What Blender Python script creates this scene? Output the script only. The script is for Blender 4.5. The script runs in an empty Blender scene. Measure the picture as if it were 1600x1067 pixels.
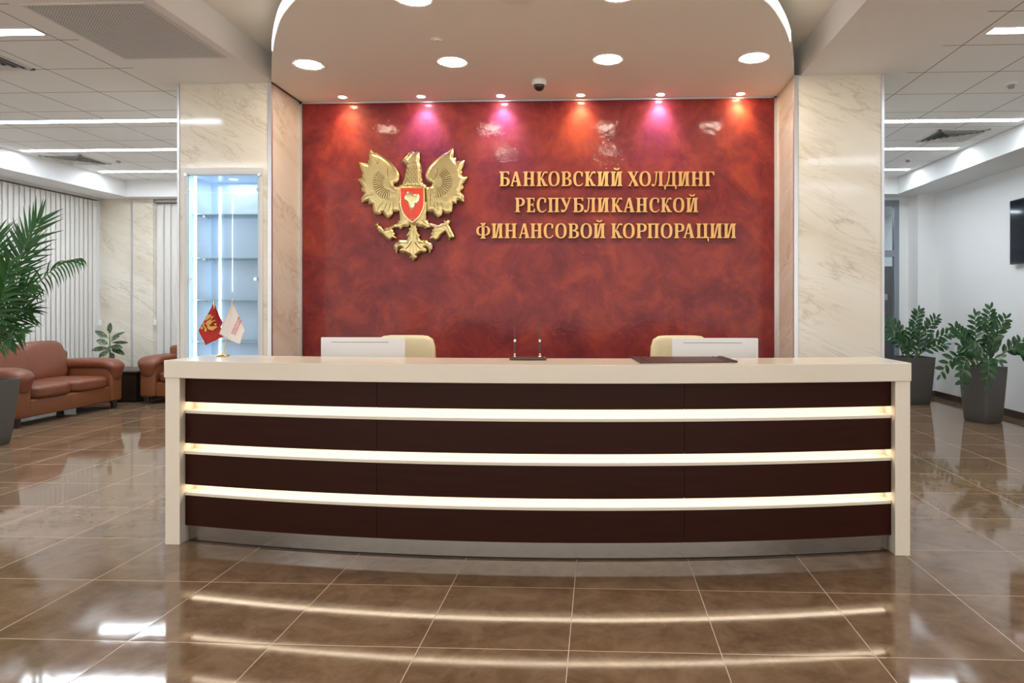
import bpy, bmesh, math, random
from mathutils import Vector, Matrix, geometry
random.seed(7)
PI = math.pi
C = bpy.context.scene.collection
SC = bpy.context.scene

# ------------------------------------------------------------------ camera, world, exposure
F_PX, PX, PY, YAW, EYE = 1070.0, 890.0, 478.0, 0.0425, 1.367
cam = bpy.data.cameras.new('camera')
cam.sensor_width = 36.0
cam.lens = F_PX / 1600.0 * 36.0
cam.shift_x = (800.0 - PX) / 1600.0
cam.shift_y = (PY - 533.5) / 1600.0
cam.clip_start = 0.05
camo = bpy.data.objects.new('camera', cam)
C.objects.link(camo)
camo.location = (0, 0, EYE)
camo.rotation_euler = (PI / 2, 0, YAW)
SC.camera = camo
SC.view_settings.view_transform = 'Standard'
SC.view_settings.look = 'None'
SC.view_settings.gamma = 1
SC.view_settings.use_curve_mapping = False
SC.view_settings.exposure = 1.1
SC.cycles.max_bounces = 10
SC.cycles.diffuse_bounces = 5
SC.cycles.glossy_bounces = 5
SC.cycles.transparent_max_bounces = 16
SC.cycles.sample_clamp_indirect = 6.0
SC.cycles.caustics_reflective = False
SC.cycles.caustics_refractive = False
W = bpy.data.worlds.new('world')
SC.world = W
W.use_nodes = True
W.node_tree.nodes['Background'].inputs[0].default_value = (1.0, 0.96, 0.90, 1)
W.node_tree.nodes['Background'].inputs[1].default_value = 1.25

COOL = (0.85, 0.93, 1.0)
WARM = (1.0, 0.83, 0.62)
LINEAR_E = 20.0        # linear ceiling lights
DOWN_E = 55.0          # round downlights
LED_E = 2.5           # strips inside the reception desk
CASE_E = 3.0           # strips inside the display case
SPOT_W = 15.0           # small spots over the red plaster

# ------------------------------------------------------------------ measuring helpers (pixel of the photograph -> point on a real plane)
cY, sY = math.cos(YAW), math.sin(YAW)
def ray(u, v):
    a = (u - PX) / F_PX
    return Vector((a * cY - sY, a * sY + cY, -(v - PY) / F_PX))
def on_y(u, v, y):
    r = ray(u, v); return r * (y / r.y) + Vector((0, 0, EYE))
def on_z(u, v, z):
    r = ray(u, v); return r * ((z - EYE) / r.z) + Vector((0, 0, EYE))
def on_x(u, v, x):
    r = ray(u, v); return r * (x / r.x) + Vector((0, 0, EYE))

# ------------------------------------------------------------------ materials
def new_mat(name):
    m = bpy.data.materials.new(name); m.use_nodes = True
    nt = m.node_tree
    return m, nt, nt.nodes['Principled BSDF']
def pmat(name, col, rough=0.5, metal=0.0, spec=0.5, bump=0.0, bscale=40.0, var=0.0, vscale=6.0, coat=0.0, sheen=0.0, stretch=None):
    m, nt, b = new_mat(name)
    b.inputs['Base Color'].default_value = (*col, 1)
    b.inputs['Roughness'].default_value = rough
    b.inputs['Metallic'].default_value = metal
    b.inputs['Specular IOR Level'].default_value = spec
    b.inputs['Coat Weight'].default_value = coat
    b.inputs['Sheen Weight'].default_value = sheen
    tc = nt.nodes.new('ShaderNodeTexCoord')
    src = tc.outputs['Object']
    if stretch:
        mp = nt.nodes.new('ShaderNodeMapping'); mp.inputs['Scale'].default_value = stretch
        nt.links.new(src, mp.inputs[0]); src = mp.outputs[0]
    if var > 0:
        n = nt.nodes.new('ShaderNodeTexNoise'); n.inputs['Scale'].default_value = vscale; n.inputs['Detail'].default_value = 4
        nt.links.new(src, n.inputs['Vector'])
        mx = nt.nodes.new('ShaderNodeMix'); mx.data_type = 'RGBA'
        mx.inputs[6].default_value = (*[max(0, c * (1 - var)) for c in col], 1)
        mx.inputs[7].default_value = (*[min(1, c * (1 + var)) for c in col], 1)
        nt.links.new(n.outputs[0], mx.inputs[0]); nt.links.new(mx.outputs[2], b.inputs['Base Color'])
    if bump > 0:
        n = nt.nodes.new('ShaderNodeTexNoise'); n.inputs['Scale'].default_value = bscale; n.inputs['Detail'].default_value = 3
        nt.links.new(src, n.inputs['Vector'])
        bp = nt.nodes.new('ShaderNodeBump'); bp.inputs['Strength'].default_value = bump; bp.inputs['Distance'].default_value = 0.01
        nt.links.new(n.outputs[0], bp.inputs['Height']); nt.links.new(bp.outputs[0], b.inputs['Normal'])
    return m
def emat(name, col, strength):
    m, nt, b = new_mat(name)
    b.inputs['Base Color'].default_value = (0.9, 0.9, 0.9, 1)
    b.inputs['Emission Color'].default_value = (*col, 1)
    b.inputs['Emission Strength'].default_value = strength
    return m
def glass_mat(name, tint, refl=0.08, rough=0.02):
    m, nt, b = new_mat(name)
    nt.nodes.remove(b)
    out = nt.nodes['Material Output']
    t = nt.nodes.new('ShaderNodeBsdfTransparent'); t.inputs[0].default_value = (*tint, 1)
    g = nt.nodes.new('ShaderNodeBsdfGlossy'); g.inputs['Roughness'].default_value = rough
    fr = nt.nodes.new('ShaderNodeFresnel'); fr.inputs[0].default_value = 1.45
    ad = nt.nodes.new('ShaderNodeMath'); ad.operation = 'MULTIPLY'; ad.inputs[1].default_value = refl / 0.04
    ad.use_clamp = True
    mx = nt.nodes.new('ShaderNodeMixShader')
    nt.links.new(fr.outputs[0], ad.inputs[0]); nt.links.new(ad.outputs[0], mx.inputs[0])
    nt.links.new(t.outputs[0], mx.inputs[1]); nt.links.new(g.outputs[0], mx.inputs[2]); nt.links.new(mx.outputs[0], out.inputs[0])
    return m
class N:
    """small node-graph helper"""
    def __init__(s, nt): s.nt = nt
    def math(s, op, a, b=None, clamp=False):
        n = s.nt.nodes.new('ShaderNodeMath'); n.operation = op; n.use_clamp = clamp
        for i, x in enumerate((a, b)):
            if x is None: continue
            if isinstance(x, (int, float)): n.inputs[i].default_value = x
            else: s.nt.links.new(x, n.inputs[i])
        return n.outputs[0]
    def noise(s, vec, scale, detail=4, rough=0.55, dist=0.0):
        n = s.nt.nodes.new('ShaderNodeTexNoise'); n.inputs['Scale'].default_value = scale
        n.inputs['Detail'].default_value = detail; n.inputs['Roughness'].default_value = rough; n.inputs['Distortion'].default_value = dist
        s.nt.links.new(vec, n.inputs['Vector']); return n.outputs[0]
    def mapping(s, vec, loc=(0, 0, 0), rot=(0, 0, 0), scale=(1, 1, 1)):
        n = s.nt.nodes.new('ShaderNodeMapping'); n.inputs[1].default_value = loc; n.inputs[2].default_value = rot; n.inputs[3].default_value = scale
        s.nt.links.new(vec, n.inputs[0]); return n.outputs[0]
    def mix(s, f, a, b):
        n = s.nt.nodes.new('ShaderNodeMix'); n.data_type = 'RGBA'
        for i, x in ((0, f), (6, a), (7, b)):
            if isinstance(x, tuple): n.inputs[i].default_value = (*x, 1)
            elif isinstance(x, (int, float)): n.inputs[i].default_value = x
            else: s.nt.links.new(x, n.inputs[i])
        return n.outputs[2]
    def ramp(s, f, stops):
        n = s.nt.nodes.new('ShaderNodeValToRGB'); cr = n.color_ramp
        while len(cr.elements) < len(stops): cr.elements.new(0.5)
        for e, (p, c) in zip(cr.elements, stops):
            e.position = p; e.color = (*c, 1) if isinstance(c, tuple) else (c, c, c, 1)
        s.nt.links.new(f, n.inputs[0]); return n.outputs[0]
    def bump(s, h, strength, dist=0.01):
        n = s.nt.nodes.new('ShaderNodeBump'); n.inputs['Strength'].default_value = strength; n.inputs['Distance'].default_value = dist
        s.nt.links.new(h, n.inputs['Height']); return n.outputs[0]

def floor_mat():
    m, nt, b = new_mat('floor_tile'); g = N(nt)
    tc = nt.nodes.new('ShaderNodeTexCoord').outputs['Object']
    sx = nt.nodes.new('ShaderNodeSeparateXYZ'); nt.links.new(tc, sx.inputs[0])
    u = g.math('DIVIDE', g.math('ADD', sx.outputs[0], 0.119 + 60.0), 0.6)
    v = g.math('DIVIDE', g.math('ADD', sx.outputs[1], -3.314 + 60.0), 0.6)
    fu, fv = g.math('FRACT', u), g.math('FRACT', v)
    du = g.math('MINIMUM', fu, g.math('SUBTRACT', 1.0, fu))
    dv = g.math('MINIMUM', fv, g.math('SUBTRACT', 1.0, fv))
    d = g.math('MINIMUM', du, dv)
    grout = g.math('LESS_THAN', d, 0.0030)
    cell = nt.nodes.new('ShaderNodeCombineXYZ')
    nt.links.new(g.math('FLOOR', u), cell.inputs[0]); nt.links.new(g.math('FLOOR', v), cell.inputs[1])
    wn = nt.nodes.new('ShaderNodeTexWhiteNoise'); nt.links.new(cell.outputs[0], wn.inputs['Vector'])
    off = nt.nodes.new('ShaderNodeVectorMath'); off.operation = 'MULTIPLY_ADD'
    nt.links.new(wn.outputs['Color'], off.inputs[0]); off.inputs[1].default_value = (20, 20, 20); nt.links.new(tc, off.inputs[2])
    mp = g.mapping(off.outputs[0], scale=(1.0, 1.0, 1))
    n1 = g.noise(mp, 5.0, 8, 0.68, 0.5)
    n2 = g.noise(mp, 16.0, 4, 0.6, 0.4)
    col = g.ramp(n1, [(0.30, (0.130, 0.076, 0.042)), (0.5, (0.200, 0.122, 0.070)), (0.68, (0.275, 0.178, 0.110))])
    col = g.mix(g.ramp(n2, [(0.45, 0.0), (0.65, 0.55)]), col, (0.245, 0.160, 0.102))
    tone = g.math('ADD', g.math('MULTIPLY', wn.outputs['Value'], 0.16), 0.92)
    hsv = nt.nodes.new('ShaderNodeHueSaturation'); nt.links.new(tone, hsv.inputs['Value']); nt.links.new(col, hsv.inputs['Color'])
    col = g.mix(grout, hsv.outputs[0], (0.62, 0.48, 0.35))
    nt.links.new(col, b.inputs['Base Color'])
    rough = g.math('ADD', g.math('MULTIPLY', n2, 0.06), 0.035)
    rough = g.math('MAXIMUM', rough, g.math('MULTIPLY', grout, 0.6))
    nt.links.new(rough, b.inputs['Roughness'])
    edge = g.math('MINIMUM', g.math('MULTIPLY', d, 12.0), 1.0)
    h = g.math('ADD', g.math('MULTIPLY', g.noise(tc, 2.2, 2, 0.5), 0.25), g.math('MULTIPLY', g.math('POWER', edge, 0.4), 0.10))
    nt.links.new(g.bump(h, 0.12, 0.012), b.inputs['Normal'])
    b.inputs['Specular IOR Level'].default_value = 0.55
    return m
def ceiling_mat(name, x0, y0, edge_x, side):
    """mineral-fibre ceiling tiles 0.6 m, thin dark joints; plain plaster beyond edge_x"""
    m, nt, b = new_mat(name); g = N(nt)
    tc = nt.nodes.new('ShaderNodeTexCoord').outputs['Object']
    sx = nt.nodes.new('ShaderNodeSeparateXYZ'); nt.links.new(tc, sx.inputs[0])
    fu = g.math('FRACT', g.math('DIVIDE', g.math('ADD', sx.outputs[0], -x0 + 60.0), 0.6))
    fv = g.math('FRACT', g.math('DIVIDE', g.math('ADD', sx.outputs[1], -y0 + 60.0), 0.594))
    du = g.math('MINIMUM', fu, g.math('SUBTRACT', 1.0, fu))
    dv = g.math('MINIMUM', fv, g.math('SUBTRACT', 1.0, fv))
    if side < 0:
        inx = g.math('LESS_THAN', sx.outputs[0], x0 + 0.02); iny = g.math('LESS_THAN', sx.outputs[0], edge_x)
    else:
        inx = g.math('GREATER_THAN', sx.outputs[0], x0 - 0.02); iny = g.math('GREATER_THAN', sx.outputs[0], edge_x)
    lx = g.math('MULTIPLY', g.math('LESS_THAN', du, 0.008), inx)
    ly = g.math('MULTIPLY', g.math('LESS_THAN', dv, 0.008), iny)
    line = g.math('MAXIMUM', lx, ly)
    nz = g.noise(tc, 90.0, 3)
    base = g.mix(nz, (0.78, 0.78, 0.765), (0.86, 0.86, 0.845))
    nt.links.new(g.mix(line, base, (0.22, 0.22, 0.21)), b.inputs['Base Color'])
    b.inputs['Roughness'].default_value = 0.8
    h = g.math('SUBTRACT', g.math('MULTIPLY', nz, 0.1), line)
    nt.links.new(g.bump(h, 0.25, 0.006), b.inputs['Normal'])
    return m
def marble_mat():
    m, nt, b = new_mat('cream_marble'); g = N(nt)
    tc = nt.nodes.new('ShaderNodeTexCoord').outputs['Object']
    # veins run down to the right, in x and in y alike
    r = g.mapping(tc, rot=(math.radians(24), math.radians(-24), 0), scale=(1, 1, 1))
    s1 = g.mapping(r, scale=(0.55, 0.55, 2.6))
    n1 = g.noise(s1, 1.7, 6, 0.6, 1.0)
    v1 = g.ramp(g.math('ABSOLUTE', g.math('SUBTRACT', n1, 0.52)), [(0.0, 1.0), (0.010, 0.45), (0.035, 0.0)])
    s2 = g.mapping(r, loc=(3.1, 1.7, 5.3), scale=(0.5, 0.5, 3.4))
    n2 = g.noise(s2, 2.2, 5, 0.6, 1.4)
    v2 = g.ramp(g.math('ABSOLUTE', g.math('SUBTRACT', n2, 0.5)), [(0.0, 0.8), (0.008, 0.3), (0.022, 0.0)])
    mask = g.ramp(g.noise(g.mapping(r, loc=(7, 2, 1), scale=(1, 1, 2.0)), 1.6, 2), [(0.42, 0.0), (0.60, 1.0)])
    vein = g.math('MULTIPLY', g.math('MAXIMUM', v1, v2), mask)
    cloud = g.noise(s1, 0.9, 4, 0.5, 0.5)
    base = g.ramp(cloud, [(0.3, (0.66, 0.60, 0.49)), (0.5, (0.75, 0.70, 0.60)), (0.72, (0.79, 0.76, 0.69))])
    col = g.mix(g.math('MULTIPLY', vein, 0.52), base, (0.36, 0.29, 0.20))
    nt.links.new(col, b.inputs['Base Color'])
    b.inputs['Roughness'].default_value = 0.10
    b.inputs['Specular IOR Level'].default_value = 0.5
    return m
def red_plaster_mat():
    m, nt, b = new_mat('red_venetian_plaster'); g = N(nt)
    tc = nt.nodes.new('ShaderNodeTexCoord').outputs['Object']
    n1 = g.noise(tc, 3.0, 7, 0.66, 0.5)
    n2 = g.noise(g.mapping(tc, loc=(4, 4, 4)), 8.0, 6, 0.64, 0.6)
    col = g.ramp(n1, [(0.34, (0.115, 0.008, 0.012)), (0.48, (0.190, 0.018, 0.018)), (0.64, (0.290, 0.038, 0.021))])
    col = g.mix(g.ramp(n2, [(0.45, 0.0), (0.75, 0.55)]), col, (0.20, 0.022, 0.030))
    col = g.mix(g.ramp(n2, [(0.22, 0.5), (0.42, 0.0)]), col, (0.38, 0.050, 0.025))
    nt.links.new(col, b.inputs['Base Color'])
    b.inputs['Roughness'].default_value = 0.5
    b.inputs['Specular IOR Level'].default_value = 0.25
    b.inputs['Coat Weight'].default_value = 0.20
    b.inputs['Coat Roughness'].default_value = 0.05
    h = g.math('ADD', g.math('MULTIPLY', g.noise(tc, 9.0, 4, 0.6, 1.0), 0.8), g.math('MULTIPLY', g.noise(tc, 45.0, 3, 0.6), 0.12))
    bp = g.bump(h, 0.22, 0.012)
    nt.links.new(bp, b.inputs['Normal']); nt.links.new(bp, b.inputs['Coat Normal'])
    return m
def plaster_leaf_mat():
    m, nt, b = new_mat('variegated_leaf'); g = N(nt)
    tc = nt.nodes.new('ShaderNodeTexCoord').outputs['Object']
    n1 = g.noise(tc, 42.0, 3, 0.6)
    nt.links.new(g.ramp(n1, [(0.52, (0.022, 0.052, 0.020)), (0.64, (0.30, 0.34, 0.17))]), b.inputs['Base Color'])
    b.inputs['Roughness'].default_value = 0.35
    return m

M = {}
M['floor'] = floor_mat()
M['tile_l'] = ceiling_mat('ceiling_tile_west', -3.935, 5.441, -3.79, -1)
M['tile_r'] = ceiling_mat('ceiling_tile_east', 2.71, 5.825, 2.565, 1)
M['gyps'] = pmat('ceiling_plaster', (0.88, 0.86, 0.79), 0.75, bump=0.03, bscale=60)
M['white'] = pmat('white_wall_paint', (0.74, 0.745, 0.74), 0.7, bump=0.05, bscale=80)
M['marble'] = marble_mat()
M['red'] = red_plaster_mat()
M['alu'] = pmat('brushed_aluminium', (0.62, 0.63, 0.66), 0.38, 0.85)
M['doorframe'] = pmat('grey_aluminium', (0.24, 0.27, 0.31), 0.45, 0.3)
M['base'] = pmat('dark_skirting', (0.055, 0.036, 0.028), 0.22, var=0.2)
M['steel'] = pmat('brushed_steel', (0.36, 0.33, 0.30), 0.09, 1.0, bump=0.05, bscale=30, stretch=(1, 1, 40))
M['corian'] = pmat('cream_solid_surface', (0.76, 0.69, 0.575), 0.22, var=0.03, vscale=3)
M['wenge'] = pmat('dark_wenge_laminate', (0.029, 0.0068, 0.0034), 0.42, var=0.25, vscale=5, stretch=(0.6, 0.6, 8), spec=0.12)
M['groove'] = pmat('dark_joint', (0.01, 0.006, 0.005), 0.6)
M['led'] = emat('warm_led', (1.0, 0.84, 0.65), LED_E)
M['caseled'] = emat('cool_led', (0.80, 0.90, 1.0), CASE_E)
M['lit_rim'] = emat('lit_rim_glow', (1.0, 0.93, 0.82), 0.8)  # glow that stands for light on the canopy rim, not a lamp
M['casefaint'] = emat('faint_case_glow', (0.85, 0.92, 1.0), 0.6)
M['lin'] = emat('linear_diffuser', COOL, LINEAR_E)
M['down'] = emat('downlight_diffuser', (1.0, 0.87, 0.70), DOWN_E)
M['warmspot'] = emat('warm_lens', (1.0, 0.72, 0.40), 110.0)
M['pinkspot'] = emat('rosy_lens', (0.95, 0.78, 1.0), 110.0)
M['whiteplastic'] = pmat('white_plastic', (0.78, 0.78, 0.77), 0.4)
M['greyplastic'] = pmat('grey_plastic', (0.30, 0.30, 0.29), 0.5)
M['black'] = pmat('black_plastic', (0.012, 0.012, 0.013), 0.3)
M['screen'] = pmat('black_screen', (0.006, 0.007, 0.012), 0.08)
M['void'] = pmat('vent_void', (0.03, 0.03, 0.03), 0.9)
M['perf_void'] = pmat('perforation_void', (0.035, 0.033, 0.03), 0.9)
M['vent'] = pmat('vent_enamel', (0.62, 0.61, 0.59), 0.5)
M['caseback'] = pmat('case_lacquer', (0.64, 0.78, 0.93), 0.35, var=0.02)
M['caseframe'] = pmat('white_case_frame', (0.66, 0.66, 0.66), 0.35)
M['glass'] = glass_mat('clear_glass', (0.97, 0.985, 0.99), 0.006)
M['shelfglass'] = glass_mat('shelf_glass', (0.92, 0.98, 0.98), 0.04)
M['shelfedge'] = pmat('green_glass_edge', (0.42, 0.70, 0.74), 0.15)
M['doorglass'] = glass_mat('door_glass', (0.86, 0.90, 0.92), 0.08)
M['chrome'] = pmat('chrome', (0.75, 0.75, 0.77), 0.12, 1.0)
M['gold'] = pmat('polished_gold', (0.50, 0.395, 0.185), 0.28, 1.0, bump=0.25, bscale=22)
M['golddark'] = pmat('engraved_line', (0.13, 0.085, 0.03), 0.5, 0.6)
M['goldbright'] = pmat('gold_rim', (0.95, 0.78, 0.42), 0.2, 1.0)
M['letter'] = pmat('letter_gold', (0.64, 0.35, 0.13), 0.36, 0.7)
M['enamel'] = pmat('red_enamel', (0.62, 0.045, 0.018), 0.25)
M['brass'] = pmat('brass', (0.85, 0.66, 0.30), 0.15, 1.0)
M['leather'] = pmat('brown_leather', (0.180, 0.054, 0.025), 0.42, bump=0.22, bscale=55, var=0.16, vscale=5)
M['leather_side'] = pmat('brown_leather_base', (0.190, 0.062, 0.020), 0.45, bump=0.15, bscale=70, var=0.1)
M['darkwood'] = pmat('dark_stained_wood', (0.022, 0.012, 0.009), 0.3, var=0.3, vscale=8, stretch=(6, 1, 1))
M['blind'] = pmat('blind_fabric', (0.74, 0.72, 0.69), 0.8, bump=0.05, bscale=120)
M['rail'] = pmat('blind_rail', (0.55, 0.53, 0.50), 0.4)
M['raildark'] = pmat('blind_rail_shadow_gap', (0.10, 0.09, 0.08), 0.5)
M['pot'] = pmat('taupe_planter', (0.086, 0.078, 0.071), 0.55, bump=0.03)
M['soil'] = pmat('soil', (0.03, 0.02, 0.014), 0.95, bump=0.8, bscale=60)
M['palm'] = pmat('palm_leaf', (0.020, 0.078, 0.014), 0.45, spec=0.3, var=0.5, vscale=5)
M['zz'] = pmat('glossy_leaf', (0.022, 0.075, 0.022), 0.25, var=0.5, vscale=9)
M['zzstem'] = pmat('green_stem', (0.10, 0.17, 0.06), 0.5)
M['dieff'] = plaster_leaf_mat()
M['cream'] = pmat('cream_leather', (0.74, 0.66, 0.44), 0.45, bump=0.05, bscale=60)
M['monitor'] = pmat('white_monitor_shell', (0.80, 0.80, 0.80), 0.3)
M['monitorside'] = pmat('monitor_slot', (0.14, 0.14, 0.15), 0.5)
M['pad'] = pmat('brown_desk_leather', (0.050, 0.022, 0.017), 0.38, bump=0.06, bscale=120)
M['padband'] = pmat('dark_band_leather', (0.026, 0.012, 0.010), 0.35, bump=0.06, bscale=120)
M['penwood'] = pmat('dark_pen_lacquer', (0.075, 0.030, 0.022), 0.25)
M['redcloth'] = pmat('red_satin', (0.58, 0.035, 0.025), 0.55, sheen=0.3)
M['whitecloth'] = pmat('white_satin', (0.94, 0.91, 0.90), 0.55, sheen=0.3)
M['clothgold'] = pmat('printed_gold', (0.62, 0.36, 0.08), 0.5)
M['clothred'] = pmat('printed_red', (0.60, 0.06, 0.05), 0.6)
M['clothrose'] = pmat('printed_rose', (0.80, 0.18, 0.14), 0.6)
M['greydoor'] = pmat('dark_grey_panel', (0.085, 0.082, 0.080), 0.35)

# ------------------------------------------------------------------ mesh helpers
def BM(): return bmesh.new()
def box(bm, x0, x1, y0, y1, z0, z1):
    v = [bm.verts.new(p) for p in ((x0, y0, z0), (x1, y0, z0), (x1, y1, z0), (x0, y1, z0), (x0, y0, z1), (x1, y0, z1), (x1, y1, z1), (x0, y1, z1))]
    for f in ((3, 2, 1, 0), (4, 5, 6, 7), (0, 1, 5, 4), (1, 2, 6, 5), (2, 3, 7, 6), (3, 0, 4, 7)):
        bm.faces.new([v[i] for i in f])
    return bm
def merge(bm, b2, mat=None):
    if mat is not None: bmesh.ops.transform(b2, matrix=mat, verts=b2.verts)
    me = bpy.data.meshes.new('tmp'); b2.to_mesh(me); b2.free(); bm.from_mesh(me); bpy.data.meshes.remove(me)
    return bm
def rbox(bm, x0, x1, y0, y1, z0, z1, r=0.02, seg=3, mat=None):
    b2 = box(BM(), x0, x1, y0, y1, z0, z1)
    bmesh.ops.bevel(b2, geom=b2.edges[:], offset=r, segments=seg, profile=0.5, affect='EDGES')
    return merge(bm, b2, mat)
def pillow(bm, c, half, n=5.0, cuts=9, mat=None):
    """superellipsoid cushion"""
    b2 = BM(); bmesh.ops.create_cube(b2, size=2.0)
    bmesh.ops.subdivide_edges(b2, edges=b2.edges[:], cuts=cuts, use_grid_fill=True)
    for v in b2.verts:
        p = v.co
        q = Vector([math.copysign(math.tan(abs(a) * PI / 4 * 0.999) , a) for a in p])
        k = sum(abs(a) ** n for a in q) ** (1.0 / n)
        v.co = Vector((q.x / k * half[0] + c[0], q.y / k * half[1] + c[1], q.z / k * half[2] + c[2]))
    return merge(bm, b2, mat)
def prism_y(bm, poly, y0, y1):
    a = [bm.verts.new((p[0], y0, p[1])) for p in poly]; b = [bm.verts.new((p[0], y1, p[1])) for p in poly]
    n = len(poly)
    bm.faces.new(a); bm.faces.new(b[::-1])
    for i in range(n): bm.faces.new((a[i], b[i], b[(i + 1) % n], a[(i + 1) % n]))
    return bm
def prism_z(bm, poly, z0, z1):
    a = [bm.verts.new((p[0], p[1], z0)) for p in poly]; b = [bm.verts.new((p[0], p[1], z1)) for p in poly]
    n = len(poly)
    bm.faces.new(a[::-1]); bm.faces.new(b)
    for i in range(n): bm.faces.new((a[i], a[(i + 1) % n], b[(i + 1) % n], b[i]))
    return bm
def lathe(bm, prof, c=(0, 0, 0), n=32):
    rings = []
    for r, z in prof:
        if r < 1e-6: rings.append([bm.verts.new((c[0], c[1], c[2] + z))])
        else: rings.append([bm.verts.new((c[0] + r * math.cos(2 * PI * i / n), c[1] + r * math.sin(2 * PI * i / n), c[2] + z)) for i in range(n)])
    for a, b in zip(rings, rings[1:]):
        for i in range(n):
            j = (i + 1) % n
            if len(a) == 1 and len(b) == 1: continue
            if len(a) == 1: bm.faces.new((a[0], b[i], b[j]))
            elif len(b) == 1: bm.faces.new((a[i], b[0], a[j]))
            else: bm.faces.new((a[i], b[i], b[j], a[j]))
    return bm
def tube(bm, pts, rad, n=8, cap=True):
    pts = [Vector(p) for p in pts]; rings = []
    up = Vector((0.13, 0.21, 0.97))
    for k, p in enumerate(pts):
        t = (pts[min(k + 1, len(pts) - 1)] - pts[max(k - 1, 0)]).normalized()
        a = t.cross(up)
        if a.length < 0.05: a = t.cross(Vector((1, 0, 0)))
        a.normalize(); b = t.cross(a)
        r = rad[k] if isinstance(rad, (list, tuple)) else rad
        rings.append([bm.verts.new(p + (a * math.cos(2 * PI * i / n) + b * math.sin(2 * PI * i / n)) * r) for i in range(n)])
    for a, b in zip(rings, rings[1:]):
        for i in range(n): bm.faces.new((a[i], a[(i + 1) % n], b[(i + 1) % n], b[i]))
    if cap:
        bm.faces.new(rings[0][::-1]); bm.faces.new(rings[-1])
    return bm
def poly_dist(p, poly):
    best = 9e9
    for i in range(len(poly)):
        a = poly[i]; b = poly[(i + 1) % len(poly)]
        dx, dy = b[0] - a[0], b[1] - a[1]
        L = dx * dx + dy * dy
        t = 0 if L == 0 else max(0, min(1, ((p[0] - a[0]) * dx + (p[1] - a[1]) * dy) / L))
        d = math.hypot(p[0] - a[0] - t * dx, p[1] - a[1] - t * dy)
        if d < best: best = d
    return best
def inside(p, poly):
    c = False; n = len(poly)
    for i in range(n):
        a, b = poly[i], poly[(i + 1) % n]
        if (a[1] > p[1]) != (b[1] > p[1]) and p[0] < (b[0] - a[0]) * (p[1] - a[1]) / (b[1] - a[1]) + a[0]: c = not c
    return c
def relief(bm, poly, y_front, y_back, dome=0.02, width=0.06, step=0.02):
    """raised plate with a rounded, pillowed face: outline poly in x,z"""
    dense = []
    for i in range(len(poly)):
        a, b = poly[i], poly[(i + 1) % len(poly)]
        k = max(1, int(math.hypot(b[0] - a[0], b[1] - a[1]) / step))
        for j in range(k): dense.append((a[0] + (b[0] - a[0]) * j / k, a[1] + (b[1] - a[1]) * j / k))
    nb = len(dense)
    pts = [Vector(p) for p in dense]
    xs = [p[0] for p in poly]; zs = [p[1] for p in poly]
    x = min(xs)
    while x < max(xs):
        z = min(zs)
        while z < max(zs):
            if inside((x, z), poly) and poly_dist((x, z), poly) > step * 0.45: pts.append(Vector((x, z)))
            z += step
        x += step
    r = geometry.delaunay_2d_cdt(pts, [(i, (i + 1) % nb) for i in range(nb)], [], 1, 1e-6)
    vs = []
    for p in r[0]:
        d = min(poly_dist(p, poly), width) / width
        vs.append(bm.verts.new((p[0], y_front - dome * math.sin(d * PI / 2), p[1])))
    for f in r[2]:
        try: bm.faces.new([vs[i] for i in f])
        except ValueError: pass
    a = [bm.verts.new((p[0], y_front, p[1])) for p in dense]; b = [bm.verts.new((p[0], y_back, p[1])) for p in dense]
    for i in range(nb): bm.faces.new((a[i], b[i], b[(i + 1) % nb], a[(i + 1) % nb]))
    bm.faces.new(b[::-1])
    bmesh.ops.remove_doubles(bm, verts=bm.verts, dist=1e-5)
    return bm

def obj(name, bm, m, parent=None, local=False, smooth=False, kind=None, bevel=0.0):
    if parent is not None and not local:
        bmesh.ops.translate(bm, verts=bm.verts, vec=-Vector(parent.location if parent.parent is None else parent.parent.location))
    bmesh.ops.recalc_face_normals(bm, faces=bm.faces)
    me = bpy.data.meshes.new(name); bm.to_mesh(me); bm.free()
    me.materials.append(M[m] if isinstance(m, str) else m)
    o = bpy.data.objects.new(name, me); C.objects.link(o)
    if smooth:
        me.shade_smooth()
        if smooth != 'all':
            try: me.set_sharp_from_angle(angle=math.radians(38))
            except Exception: pass
    if bevel:
        b = o.modifiers.new('soft_edge', 'BEVEL'); b.width = bevel; b.segments = 2; b.limit_method = 'ANGLE'; b.angle_limit = math.radians(40)
    if parent is not None: o.parent = parent
    if kind: o['kind'] = kind
    return o
def struct(name, bm, m, smooth=False): return obj(name, bm, m, kind='structure', smooth=smooth)
def thing(name, label, cat, loc=(0, 0, 0), rz=0.0, group=None):
    o = bpy.data.objects.new(name, None); C.objects.link(o)
    o.empty_display_size = 0.1
    o.location = loc; o.rotation_euler = (0, 0, rz); o['label'] = label; o['category'] = cat
    if group: o['group'] = group
    return o
def tag(o, label, cat, group=None):
    o['label'] = label; o['category'] = cat
    if group: o['group'] = group
    return o
def origin_to(o, p):
    """moves the origin of a single-mesh thing to its base"""
    p = Vector(p); o.data.transform(Matrix.Translation(-p)); o.location = p
    return o
def dup(root, loc, rz=None, label=None, group=None):
    r = root.copy(); C.objects.link(r); r.location = loc
    if rz is not None: r.rotation_euler = (0, 0, rz)
    if label: r['label'] = label
    if group: r['group'] = group
    for ch in list(root.children):
        c = ch.copy(); C.objects.link(c); c.parent = r
        for g in list(ch.children):
            d = g.copy(); C.objects.link(d); d.parent = c
    return r
def bez(p0, p1, p2, n):
    p0, p1, p2 = Vector(p0), Vector(p1), Vector(p2)
    return [p0 * (1 - t) ** 2 + p1 * 2 * t * (1 - t) + p2 * t * t for t in (i / n for i in range(n + 1))]

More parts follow.
